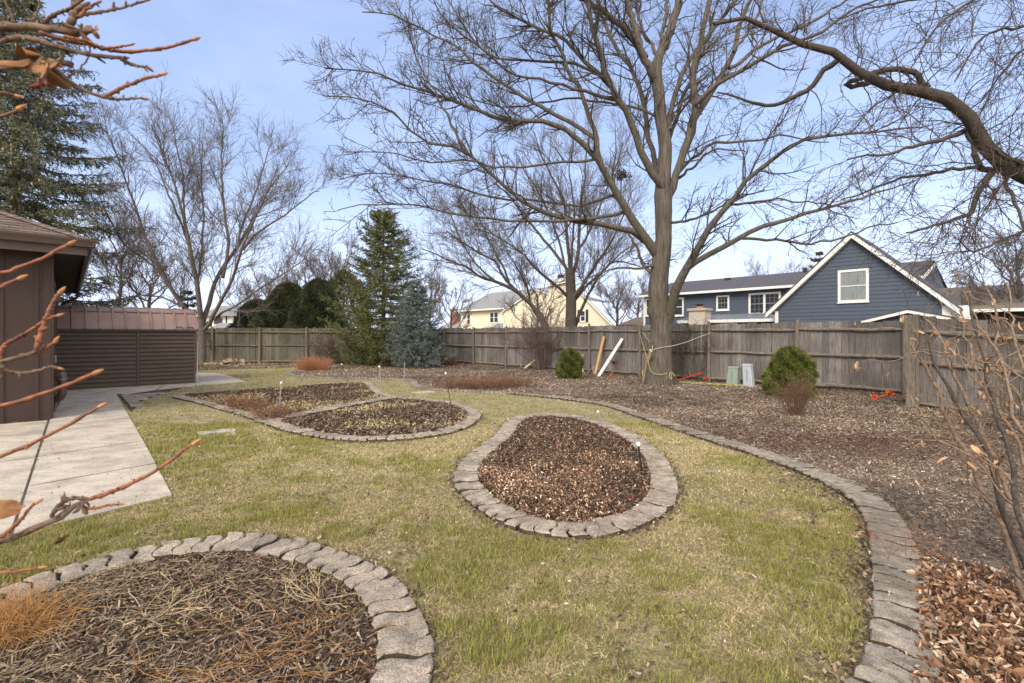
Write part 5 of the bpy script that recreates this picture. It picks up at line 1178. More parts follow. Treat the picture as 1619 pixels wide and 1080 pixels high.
def bushmass(name, label, cat, x, y, h, rx, ry, seed, col, col2, n=16000, leaf=(.10,.03), lump=.12, topx=1.0, group=None, base=.0, parent_core=True, up=.4, pinch=.0):
    """clipped or naturally dense evergreen: leaf sprays through an uneven shell over a dark twig core"""
    rg = np.random.default_rng(seed); t = empty(name, (x, y, 0), label, cat, group)
    th = rg.random(n)*2*np.pi; ct = rg.random(n)**.8*2-1; ct = np.clip(ct*1.02, -1, 1)
    f = (ct+1)/2                     # 0 bottom, 1 top
    rprof = np.sqrt(np.clip(1-(np.abs(f-.35)/np.where(f > .35, .65, .50))**(2.0*topx+.2), 0, 1)); rprof = rprof*(1-pinch*f)
    lum = 1+lump*np.sin(th*3+f*7+seed)+lump*.7*np.sin(th*7-f*13+seed*2)+lump*.6*np.sin(th*13+f*23)
    dep = 1-np.abs(rg.normal(size=n))*.10
    px_, py_, pz_ = x+np.cos(th)*rx*rprof*lum*dep, y+np.sin(th)*ry*rprof*lum*dep, base+f*h*(1+.02*np.sin(th*5))
    tipx = rg.normal(size=(n, 3))*.45
    d = norm(np.stack([np.cos(th)*.8, np.sin(th)*.8, (f-.4)*1.2+up], 1)+tipx); sd = norm(np.cross(d, rg.normal(size=(n, 3))))
    p = np.stack([px_, py_, pz_], 1); p[:, 2] = np.maximum(p[:, 2], .01)
    ln = leaf[0]*(.5+rg.random(n))[:, None]; wd = leaf[1]*(.6+.8*rg.random(n))[:, None]
    V = np.stack([p-sd*wd*.6, p+sd*wd*.6, p+d*ln], 1).reshape(-1, 3)
    tone = np.clip(.5+.5*np.sin(th*5+f*17+seed)*.7+rg.normal(size=n)*.35, 0, 1)[:, None]
    c = (np.array(col)*(1-tone)+np.array(col2)*tone)*(1+rg.normal(size=(n, 1))*.15)
    mesh_obj('foliage', V, [np.arange(3*n).reshape(-1, 3)], 'needle', t, False, np.repeat(np.clip(c, .004, .9), 3, 0))
    P = np.empty((26, 5, 3)); a = rg.random(26)*6.28
    for j, s in enumerate(np.linspace(0, 1, 5)):
        P[:, j] = np.stack([x+np.cos(a)*rx*.7*s, y+np.sin(a)*ry*.7*s, base+.02+h*.75*s*(.6+.4*rg.random(26))], 1)
    tubes_obj('stems', [(P, np.tile(np.linspace(.02,.006,5)[None]*(h/1.2)**.5, (26, 1)), 5)], 'spruce_bark', t)
    return t
DG, DG2 = (.036,.050,.026), (.15,.175,.085)
bushmass('arborvitae', 'rounded dark arborvitae at the right end of the hedge behind the fence', 'evergreen shrub', at(503,29), 29, top(447,29), 1.75, 1.5, 301, DG, DG2, 60000, (.19,.05), .08, .55, 'dark arborvitae row behind the left fence', pinch=.12)
bushmass('arborvitae', 'middle arborvitae of the dark hedge, slightly lower than its right neighbour', 'evergreen shrub', at(455,30), 30, top(452,30), 2.05, 1.6, 302, DG, DG2, 70000, (.19,.05), .09, .55, 'dark arborvitae row behind the left fence', pinch=.12)
bushmass('arborvitae', 'lowest arborvitae at the left end of the dark hedge', 'evergreen shrub', at(409,31), 31, top(478,31), 1.65, 1.5, 303, DG, DG2, 55000, (.19,.05), .10, .6, 'dark arborvitae row behind the left fence')
bushmass('evergreen_tree', 'loose pale green evergreen between hedge and tall spruce', 'evergreen tree', at(545,34), 34, top(432,34), 1.5, 1.5, 304, (.07,.08,.035), (.16,.165,.08), 9000, (.28,.05), .15, .8)
p = G(903, 600); bushmass('dwarf_spruce', 'small round green dwarf spruce left of the leaning boards', 'evergreen shrub', p[0], p[1]+.3, .97, .37, .35, 305, (.045,.060,.016), (.20,.215,.055), 26000, (.062,.014), .17, 1.0, 'round dwarf spruces in the mulch bed')
p = G(1266, 631); bushmass('dwarf_spruce', 'larger dome shaped green dwarf spruce behind the brown twiggy shrub', 'evergreen shrub', p[0], p[1]+.42, 1.12, .50, .48, 306, (.05,.068,.016), (.22,.24,.055), 46000, (.064,.014), .15, .9, 'round dwarf spruces in the mulch bed', pinch=.1)

# ================================================================== TWIGGY SHRUBS
def shrub(name, label, cat, base, h, spread, n, r0, m, seed, sub=(3.0, (.08,.2)), wander=.08, lean=.5, group=None, br=.02, sub2=None, M=7, trop=0.0, buds=None):
    rg = np.random.default_rng(seed); t = empty(name, base, label, cat, group)
    P = np.empty((n, M, 3)); a = rg.random(n)*6.28; P[:, 0] = np.array(base)+np.stack([np.cos(a), np.sin(a), 0*a], 1)*br*rg.random(n)[:, None]*2
    D = norm(np.stack([np.cos(a)*spread*rg.random(n), np.sin(a)*spread*rg.random(n), 0*a+1], 1)); L = h*(.6+.45*rg.random(n))
    for j in range(1, M): D = norm(D+rg.normal(size=(n, 3))*wander+np.array([0,0,trop])); P[:, j] = P[:, j-1]+D*(L/(M-1))[:, None]
    R = r0*(.6+.7*rg.random(n))[:, None]*np.linspace(1, .3, M)[None]
    tubes_obj('stems', [(P, R, 4)], m, t)
    g1 = grow(P, R, int(n*sub[0]), (.3,1), (20,50), sub[1], 5, .14, (0,0,.03), .7, r0*.25, None, (0,0,.3), True, .3, seed+1, r0*.35); gs = [(g1[0], g1[1], 3)]
    if sub2: g2 = grow(g1[0], g1[1], int(n*sub2[0]), (.2,1), (20,55), sub2[1], 4, .16, (0,0,.02), .7, r0*.2, None, (0,0,.2), True, .2, seed+2, r0*.25); gs.append((g2[0], g2[1], 3))
    tubes_obj('twigs', gs, m, t)['kind'] = 'stuff'
    if buds:
        q = gs[-1][0][:, -1]; k = min(len(q), buds[0]); q = q[rg.permutation(len(q))[:k]]
        V, Fc = chips(q[:, 0], q[:, 1], q[:, 2], np.full(k, buds[1]), np.full(k, buds[1]*.5), .9, rg, .3); o = mesh_obj('dead_leaves', V, [Fc], buds[2], t); o['kind'] = 'stuff'
    return t
mat('twig_red', shades((0.18,0.095,0.065), .6, 1.4), 12, .85, 0)
mat('twig_brownish', shades((0.16,0.095,0.065), .6, 1.4), 12, .85, 0)
mat('twig_rust', shades((0.42,0.19,0.10), .6, 1.35), 12, .85, 0)
mat('twig_rust2', shades((0.30,0.12,0.06), .6, 1.35), 12, .85, 0)
mat('twig_purple', shades((0.17,0.12,0.105), .65, 1.35), 12, .9, 0)
shrub('shrub', 'brown twiggy leafless shrub in front of the larger dwarf spruce', 'shrub', G(1256,657), .72, .62, 120, .0038, 'twig_brownish', 401, (5,(.08,.26)), .07, sub2=(10,(.04,.12)), br=.08, buds=(350,.016,'dead_leaf'))
shrub('shrub', 'vase shaped leafless shrub with purplish twig crown in front of the fence', 'shrub', G(853,585), 2.35, .95, 20, .020, 'twig_purple', 402, (9,(.5,1.2)), .12, sub2=(75,(.15,.55)), br=.10)
shrub('shrub', 'dark twiggy shrub against the left back fence beside the tall spruce', 'shrub', (at(527,24.4),24.4,0), 1.75, .85, 60, .012, 'twig_purple', 403, (8,(.3,.7)), .10, sub2=(30,(.1,.35)), br=.3)
shrub('shrub', 'low rust orange clump of stems at the tip of the mulch bed', 'shrub', G(494,585.5), .62, 1.3, 700, .004, 'twig_rust', 404, (3,(.1,.25)), .06, br=.3)
shrub('shrub', 'low rust red clump at the foot of the blue spruce', 'shrub', G(697,577), .48, 1.5, 700, .004, 'twig_rust2', 405, (3,(.1,.2)), .06, br=.3)
for i, (px, py, h, n, lab) in enumerate([(712,614,.30,200,'leftmost dry reddish plant of the low row behind the S curved edging'), (750,615,.32,220,'second dry reddish plant in the low row behind the S curved edging'), (783,614,.30,220,'third dry reddish plant in the low row behind the S curved edging'), (816,612,.28,200,'rightmost dry reddish plant of the low row, nearest the small dwarf spruce')]):
    shrub('dry_perennial', lab, 'perennial', G(px,py), h, 1.6, n, .003, 'twig_red', 410+i, (4,(.08,.2)), .10, br=.22, group='dried reddish perennials', buds=(250,.04,'dead_leaf'))
for i, (px, py, h, n, lab) in enumerate([(368,643,.24,90,'dry brown twiggy clump at the left edge of the split bed'), (395,650,.25,110,'dense dry reddish clump beside the left edging of the split bed'), (428,662,.26,120,'dark reddish clump where the dividing pavers meet the edging'), (440,664,.20,100,'small dry clump right at the foot of the white capped stake')]):
    shrub('dry_perennial', lab, 'perennial', G(px,py)+DV*0, h, 1.5, n, .0026, 'twig_red', 420+i, (4,(.06,.18)), .12, br=.16, group='dried reddish perennials', buds=(200,.028,'dead_leaf'))
# twiggy growth over the front of the island bed and the near right corner
r = np.random.default_rng(91)
x, y = sample(900, -.8, 2.6, 3.2, 6.2, bed2, (), 92, lambda x, y, r: (dist2(x, y) > .16) & (r.random(len(x)) < np.clip(1.3-(y-3.4)/1.8, .08, 1)))
strands('dry_stalks', x, y, .03+.04*r.random(len(x)), .10+.14*r.random(len(x)), .0016, (5, 60), .25, (0,0,.0), 'twig_red', 'thin red brown stems standing over the leaves of the island bed', 'dry stalks', 93)
x, y = sample(900, 1.4, 4.6, 1.8, 4.2, MUL, (), 94, lambda x, y, r: lk(x, y, r) & (r.random(len(x)) < .5)); r = np.random.default_rng(95)
strands('dry_stalks', x, y, .03+.04*r.random(len(x)), .10+.16*r.random(len(x)), .0015, (5, 50), .2, (0,0,.0), 'twig_rust2', 'red brown stems poking out of the leaf heap beside the long border', 'dry stalks', 96)
x, y = sample(260, 1.2, 3.0, 3.0, 3.8, MUL, (), 97, lambda x, y, r: np.hypot(x-G(1440,880)[0], (y-G(1440,880)[1])) < .32)
strands('dry_stalks', x, y, .02+.03*r.random(len(x)), .16+.16*r.random(len(x)), .0016, (15, 60), .12, (-.03,0,.0), 'twig_rust2', 'spray of reddish stems leaning over the long paver edging', 'dry stalks', 98)
# vine on the fence right of the trunk
rg = np.random.default_rng(66); pv = np.array(H(1095, 602, VF-.12)[0]); t = empty('climbing_vine', FR(float(pv), VF-.12, 0), 'tangled bare vine on the fence just right of the big trunk', 'vine')
P = np.empty((16, 10, 3)); P[:, 0] = FR(float(pv), VF-.15, .0)+DV*rg.normal(size=(16, 1))*.25; D = norm(np.stack([rg.normal(size=16)*.5, 0*np.ones(16), np.ones(16)], 1))
for j in range(1, 10): D = norm(D+rg.normal(size=(16, 3))*[.22,.03,.1]); P[:, j] = P[:, j-1]+D*.21
R = np.tile(np.linspace(.012,.005,10), (16, 1)); g1 = grow(P, R, 500, (.4,1), (30,90), (.25,.8), 8, .4, (0,0,-.03), .7, .003, None, (0,0,0), True, .2, 67, .004)
tubes_obj('stems', [(P, R, 5), (g1[0], g1[1], 3)], 'bark_twig', t)
# ================================================================== SMALL THINGS IN THE BED
# utility pedestals
def pedestal(label, px0, px1, pyt, pyb, m, lean, capm):
    Y = F*EYE/(pyb-HY); c = G((px0+px1)/2, pyb); w = (px1-px0)*Y/F; h = (pyb-pyt)*Y/F; d = w*.8
    t = empty('utility_pedestal', c, label, 'utility box', 'utility pedestals at the fence')
    mb = MB(); A, B = DV, NV
    def ring(z, s, off): return [c+A*(x*w/2*s+off)+B*(y*d/2*s)+ZV*z for x, y in ((-.8,-1),(.8,-1),(1,-.8),(1,.8),(.8,1),(-.8,1),(-1,.8),(-1,-.8))]
    lev = [ring(0,1,0), ring(h*.5,.93,lean*.5), ring(h*.93,.86,lean)]
    V = [p for L_ in lev for p in L_]; Fc = [(8*i+j, 8*i+(j+1) % 8, 8*i+8+(j+1) % 8, 8*i+8+j) for i in range(2) for j in range(8)]
    mb.add(V, Fc); mb.build('housing', m, t)
    mb = MB(); a = ring(h*.90,.93,lean); b = ring(h*.985,.93,lean); c2 = ring(h,.80,lean); mb.add(a+b+c2, [(8*i+j, 8*i+(j+1) % 8, 8*i+8+(j+1) % 8, 8*i+8+j) for i in range(2) for j in range(8)]+[tuple(range(16, 24)), tuple(range(8))[::-1]])
    mb.build('lid', capm, t)
    mb = MB(); mb.box(c-B*(d*.47)+ZV*h*.45+A*lean*.4, (w*.10,.02,h*.42), A, B); mb.tube([c-B*(d*.49)+ZV*h*.72+A*lean*.6-A*.01, c-B*(d*.52)+ZV*h*.72+A*lean*.6-A*.01], .018, 8); mb.build('latch', 'grey_metal', t)
pedestal('squat pale green utility pedestal standing by the fence', 1150, 1168, 579.5, 608.5, 'green_plastic', .03, 'green_plastic')
pedestal('taller slim light grey utility pedestal right of the green one', 1177, 1192, 575.5, 611.5, 'grey_plastic', -.05, 'grey_plastic')
# leaning timbers
def board(label, a, b, w, t, m, name='board', cat='board', Y0=None):
    p = G(*a); c = NV@p; u, z = H(b[0], b[1], VF-.03); q = FR(u, VF-.03, z)
    mb = MB(); mb.bar(p, q, w, t, NV); return tag(mb.build(name, m), label, cat)
board('brown timber board leaning on the fence just left of the white one', (941,592), (955,532), .10, .04, 'new_wood')
board('long white board leaning at a slant against the fence', (946,595.5), (984,535.5), .115, .03, 'white_paint')
board('short pale board resting low against the bare shrub', (828,583.5), (846,569), .085, .03, 'pale_wood')
mb = MB(); p = G(1017,603); q = W(1029,554,13.72); mb.bar(p, q, .09, .035, NV); tag(mb.build('board', 'pale_wood'), 'splintered pale timber leaning on the left side of the big trunk', 'board')
mb = MB(); mb.box(FR(H(920,563,VF-.1)[0], VF-.1, H(920,563,VF-.1)[1]), (.14,.04,.12), DV, NV); p = G(921,588); mb.bar(G(922,590), FR(H(920,563,VF-.1)[0], VF-.1, H(920,566,VF-.1)[1]), .04, .02, NV); tag(mb.build('stake_board', 'pale_wood'), 'small wood end showing just right of the small dwarf spruce', 'board')
for i, (a, b, lab) in enumerate([((938,590),(938,579),'left thin wooden stake at the foot of the brown leaning board'), ((943.5,592),(943.5,583),'right thin wooden stake at the foot of the brown leaning board'), ((824,582),(824,576),'tiny wooden stake beside the low pale board'), ((1016,596),(1016,586),'short wooden stake beside the splintered timber at the big trunk'), ((1237,600),(1237,565),'thin wooden stake beside the left of the larger dwarf spruce')]):
    p = G(*a) if i != 4 else FR(H(1237,600,VF-.15)[0], VF-.15, 0); Y = p[1]; q = p+ZV*((a[1]-b[1])*Y/F if i != 4 else 1.0)
    mb = MB(); mb.bar(p, q, .03, .02, DV); mb.prism([q-DV*.015, q+DV*.015, q+ZV*.02], NV*.02); tag(mb.build('wooden_stake', 'pale_wood'), lab, 'stake', 'wooden stakes in the mulch')
# garden stakes with caps
def stake(label, top_, bot, r0, m, cap=True, cat='garden stake', tilt_dy=0.0):
    p = G(*bot); q = W(top_[0], top_[1], p[1]+tilt_dy); t = empty('garden_stake', p, label, cat, 'metal garden stakes')
    mb = MB(); mb.tube([p, q], [r0, r0*.9], 8); mb.build('rod', m, t)
    if cap: mb = MB(); d = norm(q-p); mb.tube([q-d*.005, q+d*.012, q+d*.035, q+d*.042], [r0*1.5, r0*1.9, r0*1.8, r0*.9], 10); mb.build('cap', 'silver_cap', t, True)
stake('white capped grey stake in the front left corner of the split bed', (444.5,607), (441,657), .011, 'grey_metal')
stake('dark slanting stake with small white cap at the back of the split bed', (540.5,577), (552,606), .010, 'rust_metal')
stake('white capped grey stake standing at the back corner of the dividing pavers', (600,581), (604,625), .013, 'grey_metal')
stake('tallest plain grey stake standing in the grass beyond the split bed', (640,573), (637.5,627), .013, 'grey_metal', False)
stake('thin rusty leaning stake with white cap in the right half of the split bed', (705,592), (716,661), .009, 'rust_metal')
stake('short white capped stake at the back right of the island bed', (946,653), (953,671), .011, 'grey_metal')
stake('black stake with white cap in the right side of the island bed', (1009.5,705), (1015,749), .012, 'black_metal')
stake('short grey stake in the grass near the shed corner', (308.8,590), (309.5,619), .011, 'grey_metal', False)
stake('tall thin silver rod standing at the right corner of the shed', (312.5,539), (311.5,604), .014, 'silver_cap', False)
stake('white capped stub among the dried plants behind the S curved edging', (705,591.5), (705.5,600), .010, 'silver_cap')
# ropes
def rope(label, pts, r0, m, name='rope', n=40): 
    Q, _ = catmull(np.array(pts), n); mb = MB(); mb.tube(Q, r0, 5); return tag(mb.build(name, m, None, True), label, 'rope')
q = lambda px, py, c=VF-.08: FR(H(px,py,c)[0], c, H(px,py,c)[1])
Yr = 13.88
rope('pale twine sagging from the trunk to the fence post on the right', [W(1031,553,Yr), W(1048,549,13.85), W(1062,547,13.88), W(1085,541,14.2), W(1105,533,14.5), q(1125,526)], .007, 'pale_rope')
rope('short pale twine from the left fence post to the trunk', [q(1016,525), W(1023,535,14.6), W(1031,546,14.1), W(1031,553,Yr)], .006, 'pale_rope')
rope('yellow cord slanting from the left fence post down to the foot of the trunk', [q(1010,525), W(1018,550,14.8), W(1024,570,14.2), W(1028,585,13.95), W(1031,589,13.9)], .007, 'yellow_rope')
rope('yellow cord wound round the base of the big trunk and hanging down', [W(1029,586,13.95), W(1033,590,13.82), W(1043,592,13.72), W(1053,590.5,13.8), W(1059,586,14.0), W(1061,590,13.9), W(1062,600,13.7), W(1058,594,13.75), W(1062,588,13.9), W(1068,597,13.8), G(1076,603), G(1084,607)], .008, 'yellow_rope', n=70)
rg = np.random.default_rng(12); pts = []
for i, s in enumerate(np.linspace(0, 1, 64)):
    px = 1080+100*s; py = 607+5.5*s; p = G(px, py); a = i*1.45; rad = (.06+.10*abs(math.sin(i*.37)))*(1.2-.4*s)
    pts.append(p+np.array([math.cos(a)*rad, math.sin(a)*rad*1.5, .03+.03*abs(math.sin(a))]))
rope('loose coils of yellow rope trailing over the mulch from the trunk to the pedestals', pts, .0055, 'yellow_rope', n=420)
mb = MB(); mb.bar(G(1070,602)+ZV*.02, FR(H(1111,549,VF-.1)[0], VF-.1, H(1111,589,VF-.1)[1]), .045, .03); tag(mb.build('red_bar', 'red_paint'), 'long red metal bar lying slanted against the fence foot', 'bar')
# flags and ribbons
def ribbon(label, p, s, m, seed, n=9):
    rg = np.random.default_rng(seed); mb = MB(); mb.tube([p-ZV*0, p+ZV*s*1.1], .004, 5)
    for i in range(n):
        c = p+rg.normal(size=3)*[s*.45,s*.3,0]+ZV*s*(.3+.9*rg.random()); a = norm(rg.normal(size=3))*s*.4; b = norm(np.cross(a, rg.normal(size=3)))*s*.3
        mb.add([c-a-b, c+a-b*.6, c+a*.8+b, c-a*.7+b*1.1, c+np.cross(a, b)/s], [(0,1,4),(1,2,4),(2,3,4),(3,0,4)])
    tag(mb.build('marker_flag', m), label, 'marker flag', 'marker flags and ribbons in the bed')
ribbon('small bright orange flag low on the fence left of the big trunk', G(994,592), .10, 'orange_flag', 1)
ribbon('orange flag in the mulch right of the white board foot', G(966,595), .12, 'orange_flag', 2)
ribbon('dark crimson ribbon pinned on the fence right of the white board', FR(H(969,573,VF-.05)[0], VF-.05, H(969,575,VF-.05)[1]), .10, 'crimson', 3)
ribbon('dark crimson flag beside the left foot of the big trunk', G(1026,598), .16, 'crimson', 4, 12)
ribbon('orange ribbon at the foot of the fence post right of the trunk', G(1116,603), .10, 'orange_flag', 5, 12)
ribbon('left orange flag lying on the mulch between dwarf spruce and corner post', G(1383,632), .085, 'orange_flag', 6, 14)
ribbon('right orange flag lying on the mulch nearest the corner post', G(1407,627), .11, 'orange_flag', 7, 14)
mb = MB(); a = G(1387,631); b = G(1403,628); mb.bar(a+ZV*.04, b+ZV*.06, .03, .02); tag(mb.build('marker_tape', 'orange_flag'), 'strip of orange tape stretched between the two orange flags', 'tape')
rope('thin dark twig standing in the mulch left of the brown shrub', [G(1205,662), G(1205,662)+np.array([-.04,0,.07]), G(1205,662)+np.array([-.09,0,.13])], .005, 'rust_metal', 'stick', 6)['category'] = 'stick'
# heap of pale stones at the fence foot
rg = np.random.default_rng(14)
for i in range(22):
    px = 327+65*rg.random(); Y = 23.6+.8*rg.random(); h = .06+.34*math.exp(-((px-366)/16)**2)*rg.random()
    c = np.array([at(px, Y), Y, h*.6]); mb = MB(); s = .12+.16*rg.random(); a = rg.random()*3.1; A = np.array([math.cos(a), math.sin(a), rg.normal()*.3]); A = norm(A); B = norm(np.cross(A, [0,.2,1])); Cc = np.cross(A, B)
    pts = [c+A*s*x*(1+rg.normal()*.15)+B*s*.5*y*(1+rg.normal()*.15)+Cc*.05*z for x, y, z in ((-1,-1,-1),(1,-1,-1),(1,1,-1),(-1,1,-1),(-.8,-.9,1),(.9,-.8,1),(.8,.9,1),(-.9,.8,1))]
    mb.hexa(pts); tag(mb.build('stone', 'firewood'), 'pale rough broken stone in the heap at the foot of the left back fence', 'stone', 'stones heaped at the left back fence')
# sticks lying on the lawn
for i, (pts, lab) in enumerate([([(1285,800),(1288,815),(1280,828),(1284,838),(1296,846),(1317,850)],'pale curved stick on the lawn close to the right border'), ([(1283,803),(1286,815),(1290,826)],'short pale straight stick on the lawn above the curved one'), ([(1212,826),(1214,812),(1235,803),(1262,800)],'thin greyish stick on the right part of the lawn'), ([(1492,954),(1515,948),(1560,950)],'grey stick lying across the orange leaves'), ([(727,824),(745,823)],'thin stick on the lawn left of the island bed'), ([(580,845),(590,830),(600,822)],'thin pale bent stick on the lawn in front of the split bed')]):
    rope(lab, [G(x, y, .03)+np.array([0,0,.0 if k else .01]) for k, (x, y) in enumerate(pts)], .0038 if i in (0,3) else .0026, 'stem_tan', 'stick', 20)['category'] = 'stick'

# ================================================================== RIGHT FOREGROUND SHRUB
wz = empty('bare_shrub', G(1640, 1000), 'tall tan stemmed bare shrub with curled dry leaves leaning in at the lower right edge', 'shrub')
S = [ # pts, r0px, r1px, Y start, Y end
 ([(1640,990),(1617,920),(1590,850),(1560,780),(1535,725),(1510,690),(1490,640),(1470,600),(1450,565),(1441,545)], 9,2.2, 2.5,3.3),
 ([(1650,960),(1625,900),(1600,840),(1575,760),(1545,690),(1515,640),(1480,580),(1465,530),(1450,500)], 9,2, 2.5,3.1),
 ([(1660,940),(1630,860),(1600,790),(1560,700),(1530,640),(1500,570),(1475,520),(1458,500)], 7,2, 2.6,3.6),
 ([(1665,980),(1640,900),(1619,830),(1600,760),(1590,700),(1570,640),(1555,580),(1545,520),(1530,470)], 8,1.8, 2.4,2.9),
 ([(1670,900),(1640,780),(1610,700),(1580,650),(1545,590),(1530,540),(1520,490)], 6,1.6, 2.7,3.4),
 ([(1660,1040),(1635,960),(1605,900),(1580,870),(1560,850)], 5,1.4, 2.3,2.7),
 ([(1680,860),(1650,760),(1619,690),(1600,640),(1592,600),(1580,560),(1575,500),(1565,460)], 6,1.6, 2.5,2.9),
 ([(1700,780),(1660,720),(1619,640),(1590,600),(1550,575),(1500,560),(1450,552)], 5,1.4, 2.6,3.1),
 ([(1720,700),(1670,660),(1619,600),(1585,570),(1560,530),(1540,500),(1520,460),(1512,440)], 4.5,1.4, 2.6,3.0),
 ([(1700,830),(1660,800),(1619,760),(1580,740),(1530,720),(1480,690),(1455,655),(1440,620)], 4,1.2, 2.5,2.9),
 ([(1545,690),(1560,650),(1590,600),(1610,570),(1640,520)], 4,1.6, 2.9,3.0),
 ([(1680,740),(1640,640),(1610,560),(1600,500),(1595,450)], 4,1.4, 2.6,3.1),
]
SP, SR = [], []
for pts, r0, r1, ya, yb in S:
    P, R = traced((pts, r0*.6, r1*.7, 0, yb-ya), ya); jit = np.random.default_rng(len(pts)*7+int(r0)).normal(size=P.shape)*.009; SP.append(P+jit); SR.append(R)
SP, SR = np.array(SP), np.array(SR)
for i in range(len(SP)): tubes_obj('stem', [(SP[i][None], SR[i][None], 8)], 'bark_leanlimb' if i in (1,3,5) else 'stem_tan', wz)
g1 = grow(SP, SR, 60, (.3,1), (25,70), (.18,.55), 8, .2, (0,0,.03), .6, .0022, .006, (-.3,0,.2), True, .3, 81, .003)
g2 = grow(g1[0], g1[1], 150, (.15,1), (25,70), (.05,.22), 5, .25, (0,0,.0), .7, .0015, .003, (0,0,0), True, .3, 82, .002)
tubes_obj('twigs', [(g1[0], g1[1], 5), (g2[0], g2[1], 4)], 'stem_tan', wz)['kind'] = 'stuff'
def curled_leaves(name, q, size, m, parent, seed):
    """each leaf: a curled strip, 5 cross sections rolled about its midrib, hanging from q"""
    rg = np.random.default_rng(seed); n = len(q); K = 6; Vs = []
    d = norm(rg.normal(size=(n, 3))*[.7,.7,.5]+[0,0,-.7]); s = norm(np.cross(d, rg.normal(size=(n, 3)))); nn = np.cross(d, s)
    L = size*(.6+.7*rg.random(n)); curl = 1.2+2.4*rg.random(n); W_ = L*(.16+.14*rg.random(n)); V = np.empty((n, K, 5, 3)); p = q.copy(); dd = d.copy()
    for k in range(K):
        wk = W_*math.sin(math.pi*(k+.35)/(K+.1))**.8
        for j, t in enumerate(np.linspace(-1, 1, 5)):
            a = t*curl*.55; V[:, k, j] = p+s*(np.sin(a)/np.maximum(curl*.55, .1)*wk)[:, None]+nn*((1-np.cos(a))/np.maximum(curl*.55, .1)*wk)[:, None]
        dd = norm(dd+nn*(.22*np.sin(k+q[:, 0]*50))[:, None]+rg.normal(size=(n, 3))*.10); p = p+dd*(L/K)[:, None]
    idx = np.arange(n*K*5).reshape(n, K, 5); Fc = np.stack([idx[:, :-1, :-1], idx[:, :-1, 1:], idx[:, 1:, 1:], idx[:, 1:, :-1]], -1).reshape(-1, 4)
    return mesh_obj(name, V.reshape(-1, 3), [Fc], m, parent, True)
rg = np.random.default_rng(83); ii = rg.permutation(len(g2[0]))[:75]; q = np.concatenate([g2[0][ii, -1], g1[0][:22, 5]])
q = q[q[:, 2] > .55]
o = curled_leaves('curled_leaf', q, .055, 'tan_leaf', wz, 84); o['kind'] = 'stuff'

mat('maroon_leaf', shades((0.20,0.06,0.04), .5, 1.4), 40, .7, .3)
